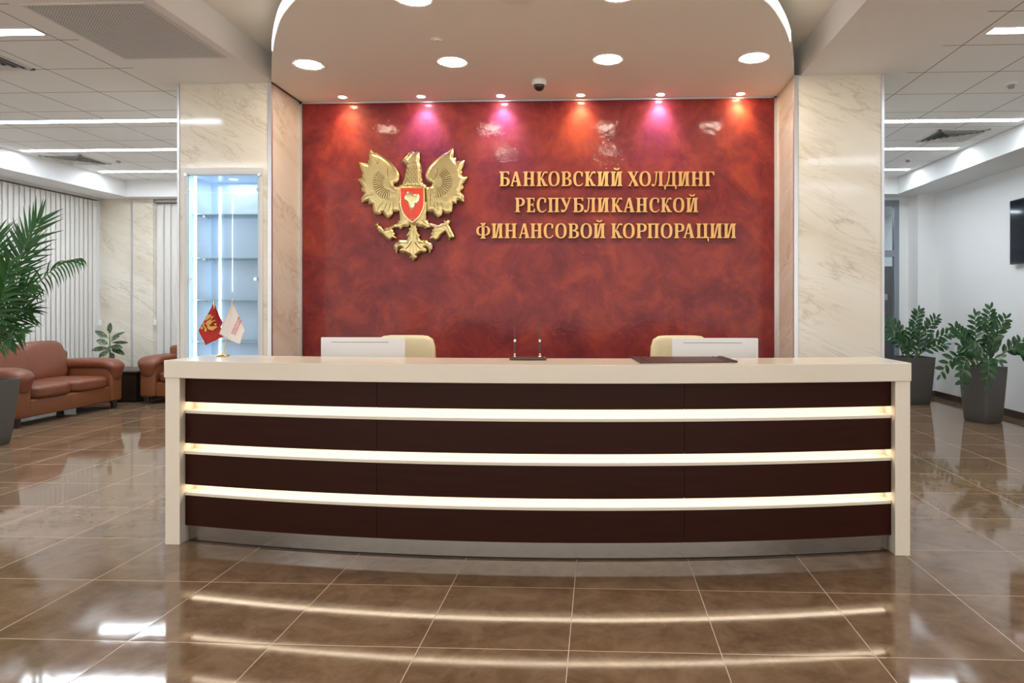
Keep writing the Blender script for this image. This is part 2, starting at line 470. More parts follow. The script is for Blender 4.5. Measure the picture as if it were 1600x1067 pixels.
# ------------------------------------------------------------------ the setting
CZ, SOF = 3.31, 3.06               # ceiling, lower soffit along the outer walls
XL, XR = -7.9, 5.1                 # side walls
YF = -4.5                          # open end behind the camera, left without a wall so world light enters
YC, YW = 5.85, 6.43                # column faces, red wall
CL0, CL1, CR0, CR1 = -3.684, -2.850, 1.648, 2.388
YBL, YBR = 10.52, 10.92            # far walls, west and east bay
struct('floor', box(BM(), XL - 0.2, XR + 0.2, YF - 0.2, 13.2, -0.12, 0), 'floor')
FXL, FXR = -7.32, 4.52
struct('ceiling_left', box(BM(), FXL, -2.83, YF, 10.32, CZ, CZ + 0.3), 'tile_l')
struct('ceiling_right', box(BM(), 1.70, FXR, YF, 10.55, CZ, CZ + 0.3), 'tile_r')
struct('ceiling_recess', box(BM(), -2.83, 1.70, YF, 10.3, CZ + 0.24, CZ + 0.3), 'gyps')
def smooth_line(P, n=8):
    """Catmull-Rom through plan points"""
    Q = [P[0]] + P + [P[-1]]; out = []
    for i in range(1, len(Q) - 2):
        p0, p1, p2, p3 = (Vector(Q[i + k]) for k in (-1, 0, 1, 2))
        for j in range(n):
            t = j / n
            out.append(tuple(0.5 * ((2 * p1) + (p2 - p0) * t + (2 * p0 - 5 * p1 + 4 * p2 - p3) * t * t + (3 * p1 - p0 - 3 * p2 + p3) * t ** 3)))
    return out + [tuple(P[-1])]
RIM = [(1.647, 0), (1.54, -.35), (1.413, -.72), (1.27, -1.06), (1.068, -1.42), (.75, -1.75), (.36, -1.98), (-.05, -2.11), (-.50, -2.16), (-.95, -2.11), (-1.36, -1.98), (-1.78, -1.71), (-2.09, -1.38), (-2.31, -1.04), (-2.497, -.70), (-2.70, -.30), (-2.849, 0)]
cpts = [(x, YC + y) for x, y in smooth_line(RIM)] + [(-2.849, 6.75), (1.647, 6.75)]
struct('ceiling_canopy', prism_z(BM(), cpts, CZ, CZ + 0.10), 'gyps')
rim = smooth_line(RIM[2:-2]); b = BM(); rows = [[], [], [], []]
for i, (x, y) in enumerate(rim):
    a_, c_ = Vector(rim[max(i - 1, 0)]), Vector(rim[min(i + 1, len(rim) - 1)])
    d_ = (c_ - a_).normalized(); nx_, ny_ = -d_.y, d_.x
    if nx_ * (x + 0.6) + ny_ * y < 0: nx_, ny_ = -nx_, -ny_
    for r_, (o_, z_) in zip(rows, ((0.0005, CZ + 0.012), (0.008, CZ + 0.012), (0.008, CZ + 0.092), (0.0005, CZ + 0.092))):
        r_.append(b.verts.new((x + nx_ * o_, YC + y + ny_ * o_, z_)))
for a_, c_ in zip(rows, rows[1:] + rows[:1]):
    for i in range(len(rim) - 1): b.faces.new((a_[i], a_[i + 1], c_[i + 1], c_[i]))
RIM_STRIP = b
# lower soffits that run round the two side bays
b = BM(); box(b, XL, FXL, YF, 10.32, SOF, CZ + 0.3); box(b, XL, CL0 + 0.4, 10.32, 10.9, SOF, CZ + 0.3)
struct('ceiling_soffit_left', b, 'white')
b = BM(); box(b, FXR, XR, YF, 10.55, SOF, CZ + 0.3); box(b, CR1 - 0.4, XR, 10.55, 11.3, SOF, CZ + 0.3)
struct('ceiling_soffit_right', b, 'white')
# walls
struct('wall_left', box(BM(), XL - 0.15, XL, YF, 10.9, 0, SOF), 'white')
struct('wall_right', box(BM(), XR, XR + 0.15, YF, 13.0, 0, SOF), 'white')
struct('wall_back', box(BM(), CL1 + 0.005, CR0 - 0.005, YW, YW + 0.3, 0, CZ), 'red')
struct('wall_core', box(BM(), CL0 + 0.03, CR1 - 0.03, 7.25, 10.6, 0, CZ), 'white')
# columns: the left one has the opening of the display case
VX0, VX1 = on_y(294, 400, YC).x, on_y(404, 400, YC).x
VZ1 = on_y(350, 273, YC).z
VZ0, VD = 0.25, 0.36
b = BM()
box(b, CL0, VX0, YC, 7.25, 0, CZ); box(b, VX1, CL1, YC, 7.25, 0, CZ)
box(b, VX0, VX1, YC, 7.25, VZ1, CZ); box(b, VX0, VX1, YC, 7.25, 0, VZ0); box(b, VX0, VX1, YC + VD, 7.25, VZ0, VZ1)
struct('column_1', b, 'marble')
struct('column_2', box(BM(), CR0, CR1, YC, 7.25, 0, CZ), 'marble')
# aluminium corner profiles
for k, (x0, x1) in enumerate(((CL0 - 0.004, CL0 + 0.016), (CL1 - 0.030, CL1 + 0.004), (CR0 - 0.004, CR0 + 0.030), (CR1 - 0.020, CR1 + 0.004))):
    struct('trim_%d' % (k + 1), box(BM(), x0, x1, YC - 0.006, YC + 0.02, 0, CZ), 'alu')
b = BM(); box(b, CL1, CL1 + 0.022, YW - 0.012, YW, 0, CZ); box(b, CR0 - 0.022, CR0, YW - 0.012, YW, 0, CZ); box(b, CL1, CR0, YW - 0.012, YW, CZ - 0.016, CZ)
struct('trim_5', b, 'alu')
# far wall of the west bay: marble panels, then a recessed window behind a blind
xa, xb, xc_ = on_y(140, 400, YBL).x, on_y(206, 400, YBL).x, on_y(239, 400, YBL).x
b = BM(); box(b, XL, xc_, YBL, YBL + 0.3, 0, SOF); struct('wall_back_left', b, 'marble')
struct('wall_window_left', box(BM(), xc_, CL0 + 0.4, YBL + 0.12, YBL + 0.3, 0, SOF), 'white')
b = BM(); box(b, xb - 0.015, xb + 0.015, YBL - 0.006, YBL, 0, SOF); struct('trim_6', b, 'alu')
# far wall of the east bay: corner pier, white wall, glazed aluminium door
XP = on_y(1434, 400, 10.6).x
struct('wall_pier_right', box(BM(), XP, XR, 10.60, YBR + 0.2, 0, SOF), 'white')
XD = on_y(1404.5, 400, YBR).x
struct('wall_back_right', box(BM(), XD, XP + 0.05, YBR, YBR + 0.2, 0, SOF), 'white')
b = BM(); box(b, XR - 0.016, XR, YF, 10.6, 0, 0.085); box(b, XP, XR, 10.584, 10.60, 0, 0.085); box(b, XD, XP, YBR - 0.016, YBR, 0, 0.085)
struct('baseboard_right', b, 'base')
b = BM(); box(b, XL, XL + 0.016, YF, YBL, 0, 0.085); box(b, XL, CL0, YBL - 0.016, YBL, 0, 0.085)
struct('baseboard_left', b, 'base')
zt = on_y(1390, 313, YBR).z; zm0, zm1 = on_y(1390, 401, YBR).z, on_y(1390, 391, YBR).z
fr = 0.075
d1 = BM(); box(d1, XD - fr, XD, YBR - 0.01, YBR + 0.07, 0, zt); box(d1, XD - 1.3, XD - fr, YBR - 0.01, YBR + 0.07, zt - 0.085, zt)
box(d1, XD - 1.3, XD - fr, YBR - 0.01, YBR + 0.07, zm0, zm1); box(d1, XD - 1.3, XD - fr, YBR - 0.01, YBR + 0.07, 0, 0.1)
box(d1, XD - 1.3, XD - 1.3 + fr, YBR - 0.01, YBR + 0.07, 0, zt)
door = struct('door_1', d1, 'doorframe')
obj('transom_pane', box(BM(), XD - 1.23, XD - fr, YBR + 0.025, YBR + 0.033, zm1, zt - 0.08), 'doorglass', door)
obj('door_pane', box(BM(), XD - 1.23, XD - fr, YBR + 0.025, YBR + 0.033, 0.1, zm0), 'doorglass', door)
struct('wall_above_door', box(BM(), CR1 - 0.4, XD, YBR, YBR + 0.2, zt, SOF), 'white')
struct('wall_corridor', box(BM(), 1.9, XR, 12.9, 13.05, 0, CZ), 'white')
struct('ceiling_corridor', box(BM(), 1.9, XR, YBR + 0.2, 13.05, 2.95, 3.05), 'white')
struct('wall_corridor_left', box(BM(), 1.8, 1.95, YBR, 13.05, 0, 3.0), 'white')
b = BM(); box(b, 2.6, 4.6, 11.75, 11.85, 2.944, 2.952)
CORRIDOR = b
# dark door leaf seen through the glass
zl = on_y(1390, 416, 11.6).z
xl1 = on_y(1396, 416, 11.6).x
dl = struct('door_2', box(BM(), xl1 - 0.95, xl1, 11.6, 11.645, 0.0, zl), 'greydoor')
p = on_y(1380.5, 464, 11.59)
hb = BM(); box(hb, p.x - 0.05, p.x + 0.035, 11.52, 11.6, p.z - 0.05, p.z + 0.05); box(hb, p.x - 0.15, p.x, 11.53, 11.545, p.z - 0.012, p.z + 0.012)
obj('door_lock', hb, 'chrome', dl)

# ------------------------------------------------------------------ ceiling lights and fittings
def linear_light(x0, x1, y, label, group='linear ceiling lights'):
    t = thing('linear_light', label, 'ceiling light', ((x0 + x1) / 2, y, CZ), 0, group)
    b = BM(); w = 0.052
    box(b, x0 - 0.012, x1 + 0.012, y - w - 0.012, y - w, CZ - 0.006, CZ + 0.002); box(b, x0 - 0.012, x1 + 0.012, y + w, y + w + 0.012, CZ - 0.006, CZ + 0.002)
    box(b, x0 - 0.012, x0, y - w, y + w, CZ - 0.006, CZ + 0.002); box(b, x1, x1 + 0.012, y - w, y + w, CZ - 0.006, CZ + 0.002)
    obj('housing', b, 'whiteplastic', t)
    obj('diffuser', box(BM(), x0, x1, y - w, y + w, CZ - 0.004, CZ + 0.002), 'lin', t)
    return t
for y, nm in ((4.68, 'nearest one in the left bay, cut by the picture edge'), (6.97, 'second one back in the left bay, the longest'), (8.27, 'third one back in the left bay'), (9.60, 'farthest one in the left bay, above the blinds')):
    linear_light(-7.20, -3.955, y, 'recessed white linear ceiling light, ' + nm)
for y, nm in ((4.95, 'nearest one in the right bay, cut by the picture edge'), (7.33, 'second one back in the right bay'), (8.62, 'third one back, just behind the right bay air diffuser'), (9.92, 'farthest and shortest visible one in the right bay')):
    linear_light(2.76, 4.40, y, 'recessed white linear ceiling light, ' + nm)
for y in (2.4, 0.2, -2.0):
    linear_light(-7.20, -3.955, y, 'recessed linear ceiling light of the left bay in front of the desk')
    linear_light(2.76, 4.40, y, 'recessed linear ceiling light of the right bay in front of the desk')

t = thing('linear_light', 'linear ceiling light of the corridor seen through the glazed door', 'ceiling light', (3.6, 11.8, 2.95), 0, 'linear ceiling lights')
obj('diffuser', CORRIDOR, 'lin', t)
def downlight(x, y, label):
    t = thing('downlight', label, 'downlight', (x, y, CZ), 0, 'round downlights in the canopy')
    lathe_b = lathe(BM(), [(0.100, 0.0), (0.122, -0.004), (0.122, 0.0), (0.100, 0.0)], (x, y, CZ), 40)
    obj('trim_ring', lathe_b, 'whiteplastic', t, smooth=True)
    obj('diffuser', lathe(BM(), [(0, -0.003), (0.100, -0.003), (0.100, 0.002)], (x, y, CZ), 40), 'down', t)
    return t
for (u, v, l) in ((482, 101, 'first from the left in the row of four'), (707, 97, 'second from the left in the row of four'), (950, 93, 'third from the left in the row of four'), (1178, 90.5, 'last on the right in the row of four')):
    p = on_z(u, v, CZ); downlight(p.x, p.y, 'round recessed glowing downlight in the canopy, ' + l)
p = on_z(646, -3, CZ); downlight(p.x, p.y, 'round downlight cut by the top picture edge, the left one of two')
p = on_z(965, -10, CZ); downlight(p.x, p.y, 'round downlight barely seen at the top picture edge, the right one of two')
p = on_z(806, -4.5, CZ)
t = tag(obj('ceiling_speaker', lathe(BM(), [(0, -0.004), (0.10, -0.004), (0.115, 0.0)], (0, 0, 0), 32), 'gyps', smooth=True), 'flat round ceiling fitting at the top picture edge between two downlights', 'ceiling fitting'); t.location = (p.x, p.y, CZ)

SPOTS = [(535, 151.5, 1), (658, 150.8, 0), (782, 149.5, 0), (907, 148.5, 1), (1032, 147.5, 0), (1157, 146.5, 1)]
ORD = ['first', 'second', 'third', 'fourth', 'fifth', 'sixth']
for k, (u, v, warm) in enumerate(SPOTS):
    p = on_z(u, v, CZ)
    t = thing('ceiling_spot', 'small %s recessed spotlight over the red wall, %s from the left' % ('amber' if warm else 'rosy white', ORD[k]), 'spotlight', (p.x, p.y, CZ), 0, 'small spotlights along the red wall')
    obj('trim_ring', lathe(BM(), [(0.030, -0.001), (0.044, -0.005), (0.048, 0.0)], (p.x, p.y, CZ), 24), 'whiteplastic', t, smooth=True)
    obj('lens', lathe(BM(), [(0, -0.004), (0.030, -0.004), (0.030, 0.0)], (p.x, p.y, CZ), 24), 'warmspot' if warm else 'pinkspot', t)
    L = bpy.data.lights.new('spot_lamp', 'SPOT'); L.energy = SPOT_W * (0.75 if warm else 1.9); L.color = (1.0, 0.85, 0.32) if warm else (0.38, 0.34, 0.92)
    L.spot_size = math.radians(88); L.spot_blend = 1.0; L.shadow_soft_size = 0.02
    lo = bpy.data.objects.new('spot_lamp', L); C.objects.link(lo); lo.parent = t
    lo.location = (0, 0, -0.012); lo.rotation_euler = (math.radians(24), 0, 0)

p = on_z(684, 62, CZ)
t = thing('smoke_detector', 'flat round white detector in the canopy beyond the cut downlight', 'smoke detector', (p.x, p.y, CZ))
obj('base', lathe(BM(), [(0, -0.004), (0.046, -0.004), (0.05, 0.0)], (p.x, p.y, CZ), 28), 'whiteplastic', t, smooth=True)
obj('cap', lathe(BM(), [(0, -0.014), (0.030, -0.013), (0.034, -0.004)], (p.x, p.y, CZ), 28), 'gyps', t, smooth=True)
p = on_z(842.5, 126, CZ)
t = thing('dome_camera', 'small dome security camera hanging under the canopy above the red wall', 'camera', (p.x, p.y, CZ))
obj('base', lathe(BM(), [(0.064, 0.0), (0.066, -0.025), (0.055, -0.042), (0, -0.042)], (p.x, p.y, CZ), 32), 'whiteplastic', t, smooth=True)
obj('dome', lathe(BM(), [(0.046, -0.040)] + [(0.046 * math.cos(a), -0.048 - 0.042 * math.sin(a)) for a in [i * PI / 2 / 8 for i in range(8)]] + [(0, -0.09)], (p.x, p.y, CZ), 32), 'black', t, smooth='all')

tag(obj('rim_glow', RIM_STRIP, 'lit_rim'), 'added glow standing for light along the curved rim of the ceiling canopy', 'rim glow')  # glowing band added for the light that falls on the rim face
def square_diffuser(x, y, s, label):
    t = thing('ceiling_vent', label, 'air vent', (x, y, CZ), 0, 'square air diffusers')
    b = BM(); h = s / 2
    for q in ((-h, h, -h, -h + 0.03), (-h, h, h - 0.03, h), (-h, -h + 0.03, -h, h), (h - 0.03, h, -h, h)):
        box(b, x + q[0], x + q[1], y + q[2], y + q[3], CZ - 0.010, CZ + 0.001)
    obj('frame', b, 'vent', t)
    obj('backing', box(BM(), x - h + 0.02, x + h - 0.02, y - h + 0.02, y + h - 0.02, CZ - 0.002, CZ + 0.001), 'void', t)
    for side in range(4):
        b = BM()
        for k in range(5):
            o0 = h - 0.045 - k * 0.047; o1 = o0 - 0.016
            pts = [(-o0 + 0.004, -o0, CZ - 0.024), (o0 - 0.004, -o0, CZ - 0.024), (o1 - 0.004, -o1, CZ - 0.004), (-o1 + 0.004, -o1, CZ - 0.004)]
            R = Matrix.Rotation(side * PI / 2, 4, 'Z')
            vs = [bm_v for bm_v in [b.verts.new((R @ Vector((q[0], q[1], 0))) + Vector((x, y, q[2]))) for q in pts]]
            b.faces.new(vs)
        obj('louvre_blades', b, 'vent', t)
square_diffuser(4.02, 7.98, 0.56, 'square louvred ceiling air diffuser in the right bay')
square_diffuser(-6.93, 8.80, 0.56, 'square louvred ceiling air diffuser deep in the left bay')
square_diffuser(-4.90, 5.15, 0.56, 'square louvred ceiling air diffuser at the left picture edge')
# perforated return grille
vx0, vx1, vy0, vy1 = -3.70, -2.93, 4.28, 5.21
t = thing('perforated_vent', 'large perforated ceiling grille beside the canopy recess', 'air vent', ((vx0 + vx1) / 2, (vy0 + vy1) / 2, CZ))
b = BM(); e = 0.022
for q in ((vx0 - e, vx1 + e, vy0 - e, vy0), (vx0 - e, vx1 + e, vy1, vy1 + e), (vx0 - e, vx0, vy0, vy1), (vx1, vx1 + e, vy0, vy1)):
    box(b, q[0], q[1], q[2], q[3], CZ - 0.005, CZ + 0.001)
obj('frame', b, 'vent', t)
obj('backing', box(BM(), vx0, vx1, vy0, vy1, CZ - 0.0015, CZ + 0.001), 'perf_void', t)
b = BM()                                     # sheet of square holes: bars crossing
nx, ny = 36, 44
for i in range(nx + 1):
    x = vx0 + (vx1 - vx0) * i / nx; box(b, x - 0.0048, x + 0.0048, vy0, vy1, CZ - 0.004, CZ - 0.0025)
for j in range(ny + 1):
    y = vy0 + (vy1 - vy0) * j / ny; box(b, vx0, vx1, y - 0.0048, y + 0.0048, CZ - 0.0041, CZ - 0.0025)
obj('perforated_sheet', b, 'vent', t)
for (u, v, l) in ((1580, 131, 'near the right picture edge'), (1418, 249, 'between the two farthest lights of the right bay'), (185, 250, 'deep in the left bay')):
    p = on_z(u, v, CZ)
    t = thing('ceiling_sensor', 'small white round ceiling detector ' + l, 'detector', (p.x, p.y, CZ), 0, 'small round detectors in the tiled ceilings')
    obj('base', lathe(BM(), [(0, -0.012), (0.045, -0.012), (0.055, 0.0)], (p.x, p.y, CZ), 24), 'whiteplastic', t, smooth=True)
    obj('sensor_head', lathe(BM(), [(0.026, -0.012), (0.026, -0.030), (0.018, -0.040), (0, -0.040)], (p.x, p.y, CZ), 24), 'greyplastic', t, smooth=True)

# ------------------------------------------------------------------ reception desk
DXC = -0.385
def arc(xs, ymid, yend, half=2.01):
    s = yend - ymid; R = (half * half + s * s) / (2 * s)
    return [(x, ymid + R - math.sqrt(max(R * R - (x - DXC) ** 2, 0))) for x in xs]
def arc_slab(bm, x0, x1, yf, depth, z0, z1, n=28):
    """curved slab following the bow of the desk; yf = (mid, end) of its front"""
    xs = [x0 + (x1 - x0) * i / n for i in range(n + 1)]
    fr_ = arc(xs, *yf); bk = [(x, y + depth) for x, y in fr_]
    rows = [[bm.verts.new((p[0], p[1], z)) for p in pts] for pts, z in ((fr_, z0), (fr_, z1), (bk, z1), (bk, z0))]
    for a, b in zip(rows, rows[1:] + rows[:1]):
        for i in range(n): bm.faces.new((a[i], a[i + 1], b[i + 1], b[i]))
    for i in (0, n): bm.faces.new([r[i] for r in rows])
    return bm
LX0, LX1, RX0, RX1 = -2.482, -2.397, 1.622, 1.703
desk = thing('reception_desk', 'long bowed reception desk with dark brown panels, glowing ledges and cream frame', 'reception desk', (DXC, 3.95, 0))
PF = (3.660, 3.872)
obj('desk_top', arc_slab(BM(), LX0 - 0.002, RX1 + 0.002, (3.606, 3.795), 0.46, 0.957, 1.056, 60), 'corian', desk, smooth=True, bevel=0.003)
for x0, x1 in ((LX0, LX1), (RX0, RX1)):
    obj('leg', box(BM(), x0, x1, 3.822, 4.25, 0.0, 0.956), 'corian', desk, bevel=0.002)
ZB = [0.098, 0.276, 0.334, 0.515, 0.573, 0.751, 0.812, 0.957]
seams = [on_y(590, 620, 3.71).x, on_y(1070, 620, 3.68).x]
xs_ = [LX1 + 0.002] + seams + [RX0 - 0.002]
for zi in range(0, 8, 2):
    for k in range(3):
        obj('front_panel', arc_slab(BM(), xs_[k] + (0.0012 if k else 0), xs_[k + 1] - (0.0012 if k < 2 else 0), PF, 0.02, ZB[zi], ZB[zi + 1]), 'wenge', desk, smooth=True)
for xj in seams:
    for zi in range(0, 8, 2):
        obj('joint_strip', arc_slab(BM(), xj - 0.02, xj + 0.02, (PF[0] + 0.0195, PF[1] + 0.0195), 0.006, ZB[zi] + 0.001, ZB[zi + 1] - 0.001, 4), 'groove', desk)
for zi in range(1, 7, 2):
    lg = obj('ledge', arc_slab(BM(), LX1 + 0.001, RX0 - 0.001, (PF[0] - 0.003, PF[1] - 0.003), 0.10, ZB[zi] - 0.004, ZB[zi] + 0.012, 48), 'corian', desk, smooth=True)
    obj('light_strip', arc_slab(BM(), LX1 + 0.02, RX0 - 0.02, (PF[0] + 0.026, PF[1] + 0.026), 0.038, ZB[zi + 1] + 0.0005, ZB[zi + 1] + 0.012, 48), 'led', desk)
obj('carcass', arc_slab(BM(), LX1 + 0.001, RX0 - 0.001, (PF[0] + 0.095, PF[1] + 0.095), 0.02, 0.10, 0.955, 48), 'corian', desk, smooth=True)
obj('plinth', arc_slab(BM(), LX1 + 0.012, RX0 - 0.012, (3.682, 3.893), 0.03, 0.010, 0.10, 48), 'steel', desk, smooth=True)
obj('kick_gap', arc_slab(BM(), LX1 + 0.013, RX0 - 0.013, (3.686, 3.897), 0.03, 0.0, 0.010, 48), 'groove', desk)
wt = thing('work_counter', 'lower cream work counter behind the reception desk carrying the monitors', 'counter', (DXC, 4.6, 0))
obj('work_surface', box(BM(), LX0 + 0.02, RX1 - 0.02, 4.30, 4.86, 0.715, 0.745), 'corian', wt)
for x in (LX0 + 0.03, -0.43, RX1 - 0.06):
    obj('support', box(BM(), x, x + 0.03, 4.32, 4.84, 0, 0.715), 'corian', wt)

# ------------------------------------------------------------------ things on the desk
def monitor(x0, x1, ztop, y, label):
    xc = (x0 + x1) / 2; w = (x1 - x0) / 2
    t = thing('computer_monitor', label, 'monitor', (xc, y, 0.745), 0, 'monitors behind the desk')
    zb = ztop - 0.36
    b = BM(); rbox(b, x0, x1, y, y + 0.018, zb, ztop, 0.006, 2)
    vs = [(xc - w * 0.985, zb + 0.01), (xc + w * 0.985, zb + 0.01), (xc + w * 0.985, ztop - 0.01), (xc - w * 0.985, ztop - 0.01)]
    obj('shell', b, 'monitor', t, smooth=True)
    obj('slot', box(BM(), x0 + w * 0.26, x1 - w * 0.38, y - 0.0015, y + 0.001, ztop - 0.033, ztop - 0.030), 'monitorside', t)
    obj('screen', box(BM(), x0 + 0.01, x1 - 0.01, y + 0.0175, y + 0.019, zb + 0.02, ztop - 0.01), 'screen', t)
    b = BM(); rbox(b, xc - 0.05, xc + 0.05, y - 0.03, y - 0.001, 0.75, zb + 0.2, 0.005, 2); rbox(b, xc - 0.12, xc + 0.12, y - 0.09, y + 0.10, 0.745, 0.757, 0.004, 2)
    obj('stand', b, 'monitor', t, smooth=True)
    return t
YM = 4.50
a, b_ = on_y(501, 527, YM), on_y(632.5, 527, YM)
monitor(a.x, b_.x, a.z, YM, 'white monitor seen from behind, the left one of two on the desk')
a, b_ = on_y(1050, 528, YM), on_y(1185, 528, YM)
monitor(a.x, b_.x, a.z, YM, 'white monitor seen from behind, the right one of two on the desk')
def office_chair(xc, y, ztop, w, label):
    t = thing('office_chair', label, 'chair', (xc, y, 0), 0, 'cream office chairs behind the desk')
    h = w / 2
    obj('backrest', pillow(BM(), (xc, y + 0.05, ztop - 0.32), (h, 0.045, 0.32), 7, 10), 'cream', t, smooth='all')
    obj('seat', pillow(BM(), (xc, y - 0.22, 0.46), (h * 1.05, 0.24, 0.055), 5, 8), 'cream', t, smooth='all')
    obj('back_bracket', tube(BM(), [(xc, y - 0.1, 0.41), (xc, y + 0.09, 0.42), (xc, y + 0.10, 0.55)], 0.02, 8), 'black', t, smooth=True)
    obj('gas_column', tube(BM(), [(xc, y - 0.22, 0.08), (xc, y - 0.22, 0.42)], 0.025, 12), 'chrome', t, smooth=True)
    b = BM()
    for k in range(5):
        an = k * 2 * PI / 5 + 0.3
        tube(b, [(xc, y - 0.22, 0.10), (xc + 0.28 * math.cos(an), y - 0.22 + 0.28 * math.sin(an), 0.065)], [0.022, 0.014], 8)
        pillow(b, (xc + 0.29 * math.cos(an), y - 0.22 + 0.29 * math.sin(an), 0.03), (0.022, 0.022, 0.03), 2.5, 4)
    obj('star_base', b, 'black', t, smooth=True)
YCH = 5.15
a, b_ = on_y(585, 524, YCH), on_y(677.5, 524, YCH)
office_chair((a.x + b_.x) / 2, YCH, a.z, b_.x - a.x, 'cream leather office chair behind the left monitor')
a, b_ = on_y(1017, 524.5, YCH), on_y(1110, 524.5, YCH)
office_chair((a.x + b_.x) / 2, YCH, a.z, b_.x - a.x, 'cream leather office chair behind the right monitor')

TOP = 1.056
# desk pad
q = [on_z(984, 558.5, TOP), on_z(1128, 558.5, TOP), on_z(1152.5, 566.5, TOP), on_z(1000, 568, TOP)]
t = thing('desk_pad', 'dark brown leather desk pad lying near the right end of the desk', 'desk pad', (sum(p.x for p in q) / 4, sum(p.y for p in q) / 4, TOP))
def quad_slab(bm, pts, z0, z1): return prism_z(bm, [(p[0], p[1]) for p in pts][::-1], z0, z1)
obj('base_sheet', quad_slab(BM(), q, TOP, TOP + 0.006), 'pad', t)
lerp = lambda a, b, k: a + (b - a) * k
for k0, k1 in ((0.0, 0.045), (0.955, 1.0)):
    qq = [lerp(q[0], q[1], k0), lerp(q[0], q[1], k1), lerp(q[3], q[2], k1), lerp(q[3], q[2], k0)]
    obj('side_band', quad_slab(BM(), qq, TOP + 0.006, TOP + 0.010), 'padband', t)
for k0, k1 in ((0.09, 0.105), (0.895, 0.91)):
    qq = [lerp(q[0], q[1], k0), lerp(q[0], q[1], k1), lerp(q[3], q[2], k1), lerp(q[3], q[2], k0)]
    obj('stitched_band', quad_slab(BM(), qq, TOP + 0.006, TOP + 0.0085), 'padband', t)
# pen set
p0, p1 = on_z(796, 563, TOP), on_z(853, 563, TOP)
yb = p0.y
t = thing('pen_holder', 'dark wooden pen base with two silver sockets on the desk', 'pen holder', ((p0.x + p1.x) / 2, yb + 0.03, TOP))
obj('base', rbox(BM(), p0.x, p1.x, yb, yb + 0.075, TOP, TOP + 0.018, 0.004, 2), 'penwood', t, smooth=True)
for u, l in ((804.5, 'left'), (843.5, 'right')):
    x = on_y(u, 560, yb + 0.03).x; z = TOP + 0.018
    obj('socket', lathe(BM(), [(0.008, 0), (0.008, 0.004), (0.004, 0.008), (0.006, 0.014), (0.006, 0.02), (0, 0.02)], (x, yb + 0.03, z), 16), 'chrome', t, smooth=True)
    pn = thing('pen', 'dark slim pen standing in the %s socket of the pen base' % l, 'pen', (x, yb + 0.03, z + 0.02), 0, 'pens in the desk pen base')
    obj('barrel', lathe(BM(), [(0, 0), (0.0045, 0.003), (0.006, 0.02), (0.0062, 0.066), (0, 0.067)], (x, yb + 0.03, z + 0.02), 14), 'penwood', pn, smooth=True)
    obj('collar', lathe(BM(), [(0.0062, 0.066), (0.0075, 0.070), (0.0075, 0.078), (0.005, 0.082), (0, 0.082)], (x, yb + 0.03, z + 0.02), 14), 'chrome', pn, smooth=True)
    obj('tail', lathe(BM(), [(0.0042, 0.082), (0.0035, 0.13), (0.0022, 0.185), (0, 0.187)], (x, yb + 0.03, z + 0.02), 12), 'penwood', pn, smooth=True)

# ------------------------------------------------------------------ serif capitals (Cyrillic), cap height 1
ST, TH, SE = 0.195, 0.075, 0.085       # stem, thin stroke, serif reach
def stem(x0, x1, y0=0.0, y1=1.0, bl=SE, br=SE, tl=SE, tr=SE, s=0.05, k=0.10):
    P = []
    if bl or br: P += [(x0 - bl, y0), (x1 + br, y0), (x1 + br, y0 + s)]
    else: P += [(x0, y0), (x1, y0)]
    if br: P += [(x1 + 0.025, y0 + s + 0.02), (x1, y0 + s + k)]
    if tr: P += [(x1, y1 - s - k), (x1 + 0.025, y1 - s - 0.02), (x1 + tr, y1 - s), (x1 + tr, y1)]
    else: P += [(x1, y1)]
    if tl: P += [(x0 - tl, y1), (x0 - tl, y1 - s), (x0 - 0.025, y1 - s - 0.02), (x0, y1 - s - k)]
    else: P += [(x0, y1)]
    if bl: P += [(x0, y0 + s + k), (x0 - 0.025, y0 + s + 0.02), (x0 - bl, y0 + s)]
    return [p for i, p in enumerate(P) if i == 0 or p != P[i - 1]]
def bar(x0, x1, y0, y1): return [(x0, y0), (x1, y0), (x1, y1), (x0, y1)]
def ring(cx, cy, rx, ry, tx, ty, a0=0, a1=360, n=28, pw=2.35):
    def pt(rx_, ry_, a):
        c, s = math.cos(math.radians(a)), math.sin(math.radians(a))
        return (cx + rx_ * math.copysign(abs(c) ** (2 / pw), c), cy + ry_ * math.copysign(abs(s) ** (2 / pw), s))
    o = [pt(rx, ry, a0 + (a1 - a0) * i / n) for i in range(n + 1)]
    i_ = [pt(rx - tx, ry - ty, a0 + (a1 - a0) * i / n) for i in range(n + 1)]
    return o + i_[::-1]
def full(cx, cy, rx, ry, tx, ty): return [ring(cx, cy, rx, ry, tx, ty, 90, 270), ring(cx, cy, rx, ry, tx, ty, -90, 90)]
def diag(xa, ya, xb, yb, w): return [(xa, ya), (xa + w, ya), (xb + w, yb), (xb, yb)]
def g_n(w): return [stem(SE, SE + ST), stem(w - SE - ST, w - SE), bar(SE + ST, w - SE - ST, 0.47, 0.55)]
def g_i(w):
    a, c = SE + ST, w - SE - ST
    return [stem(SE, a), stem(c, w - SE), [(a - 0.02, 0.06), (a + 0.10, 0.06), (c + 0.02, 0.94), (c - 0.10, 0.94)]]
def g_short_i(w):
    return g_i(w) + [ring(w / 2, 1.26, 0.20, 0.17, 0.085, 0.10, 180, 360, 16)]
def g_o(w): return full(w / 2, 0.5, w / 2, 0.515, 0.185, TH)
def g_c(w):
    return [ring(w * 0.56, 0.5, w * 0.56, 0.515, 0.185, TH, 62, 298, 34), [(w * 0.80, 0.66), (w * 0.97, 0.66), (w * 0.985, 0.94), (w * 0.80, 0.96)], [(w * 0.80, 0.10), (w * 0.86, 0.06), (w, 0.13), (w * 0.98, 0.22), (w * 0.86, 0.14)]]
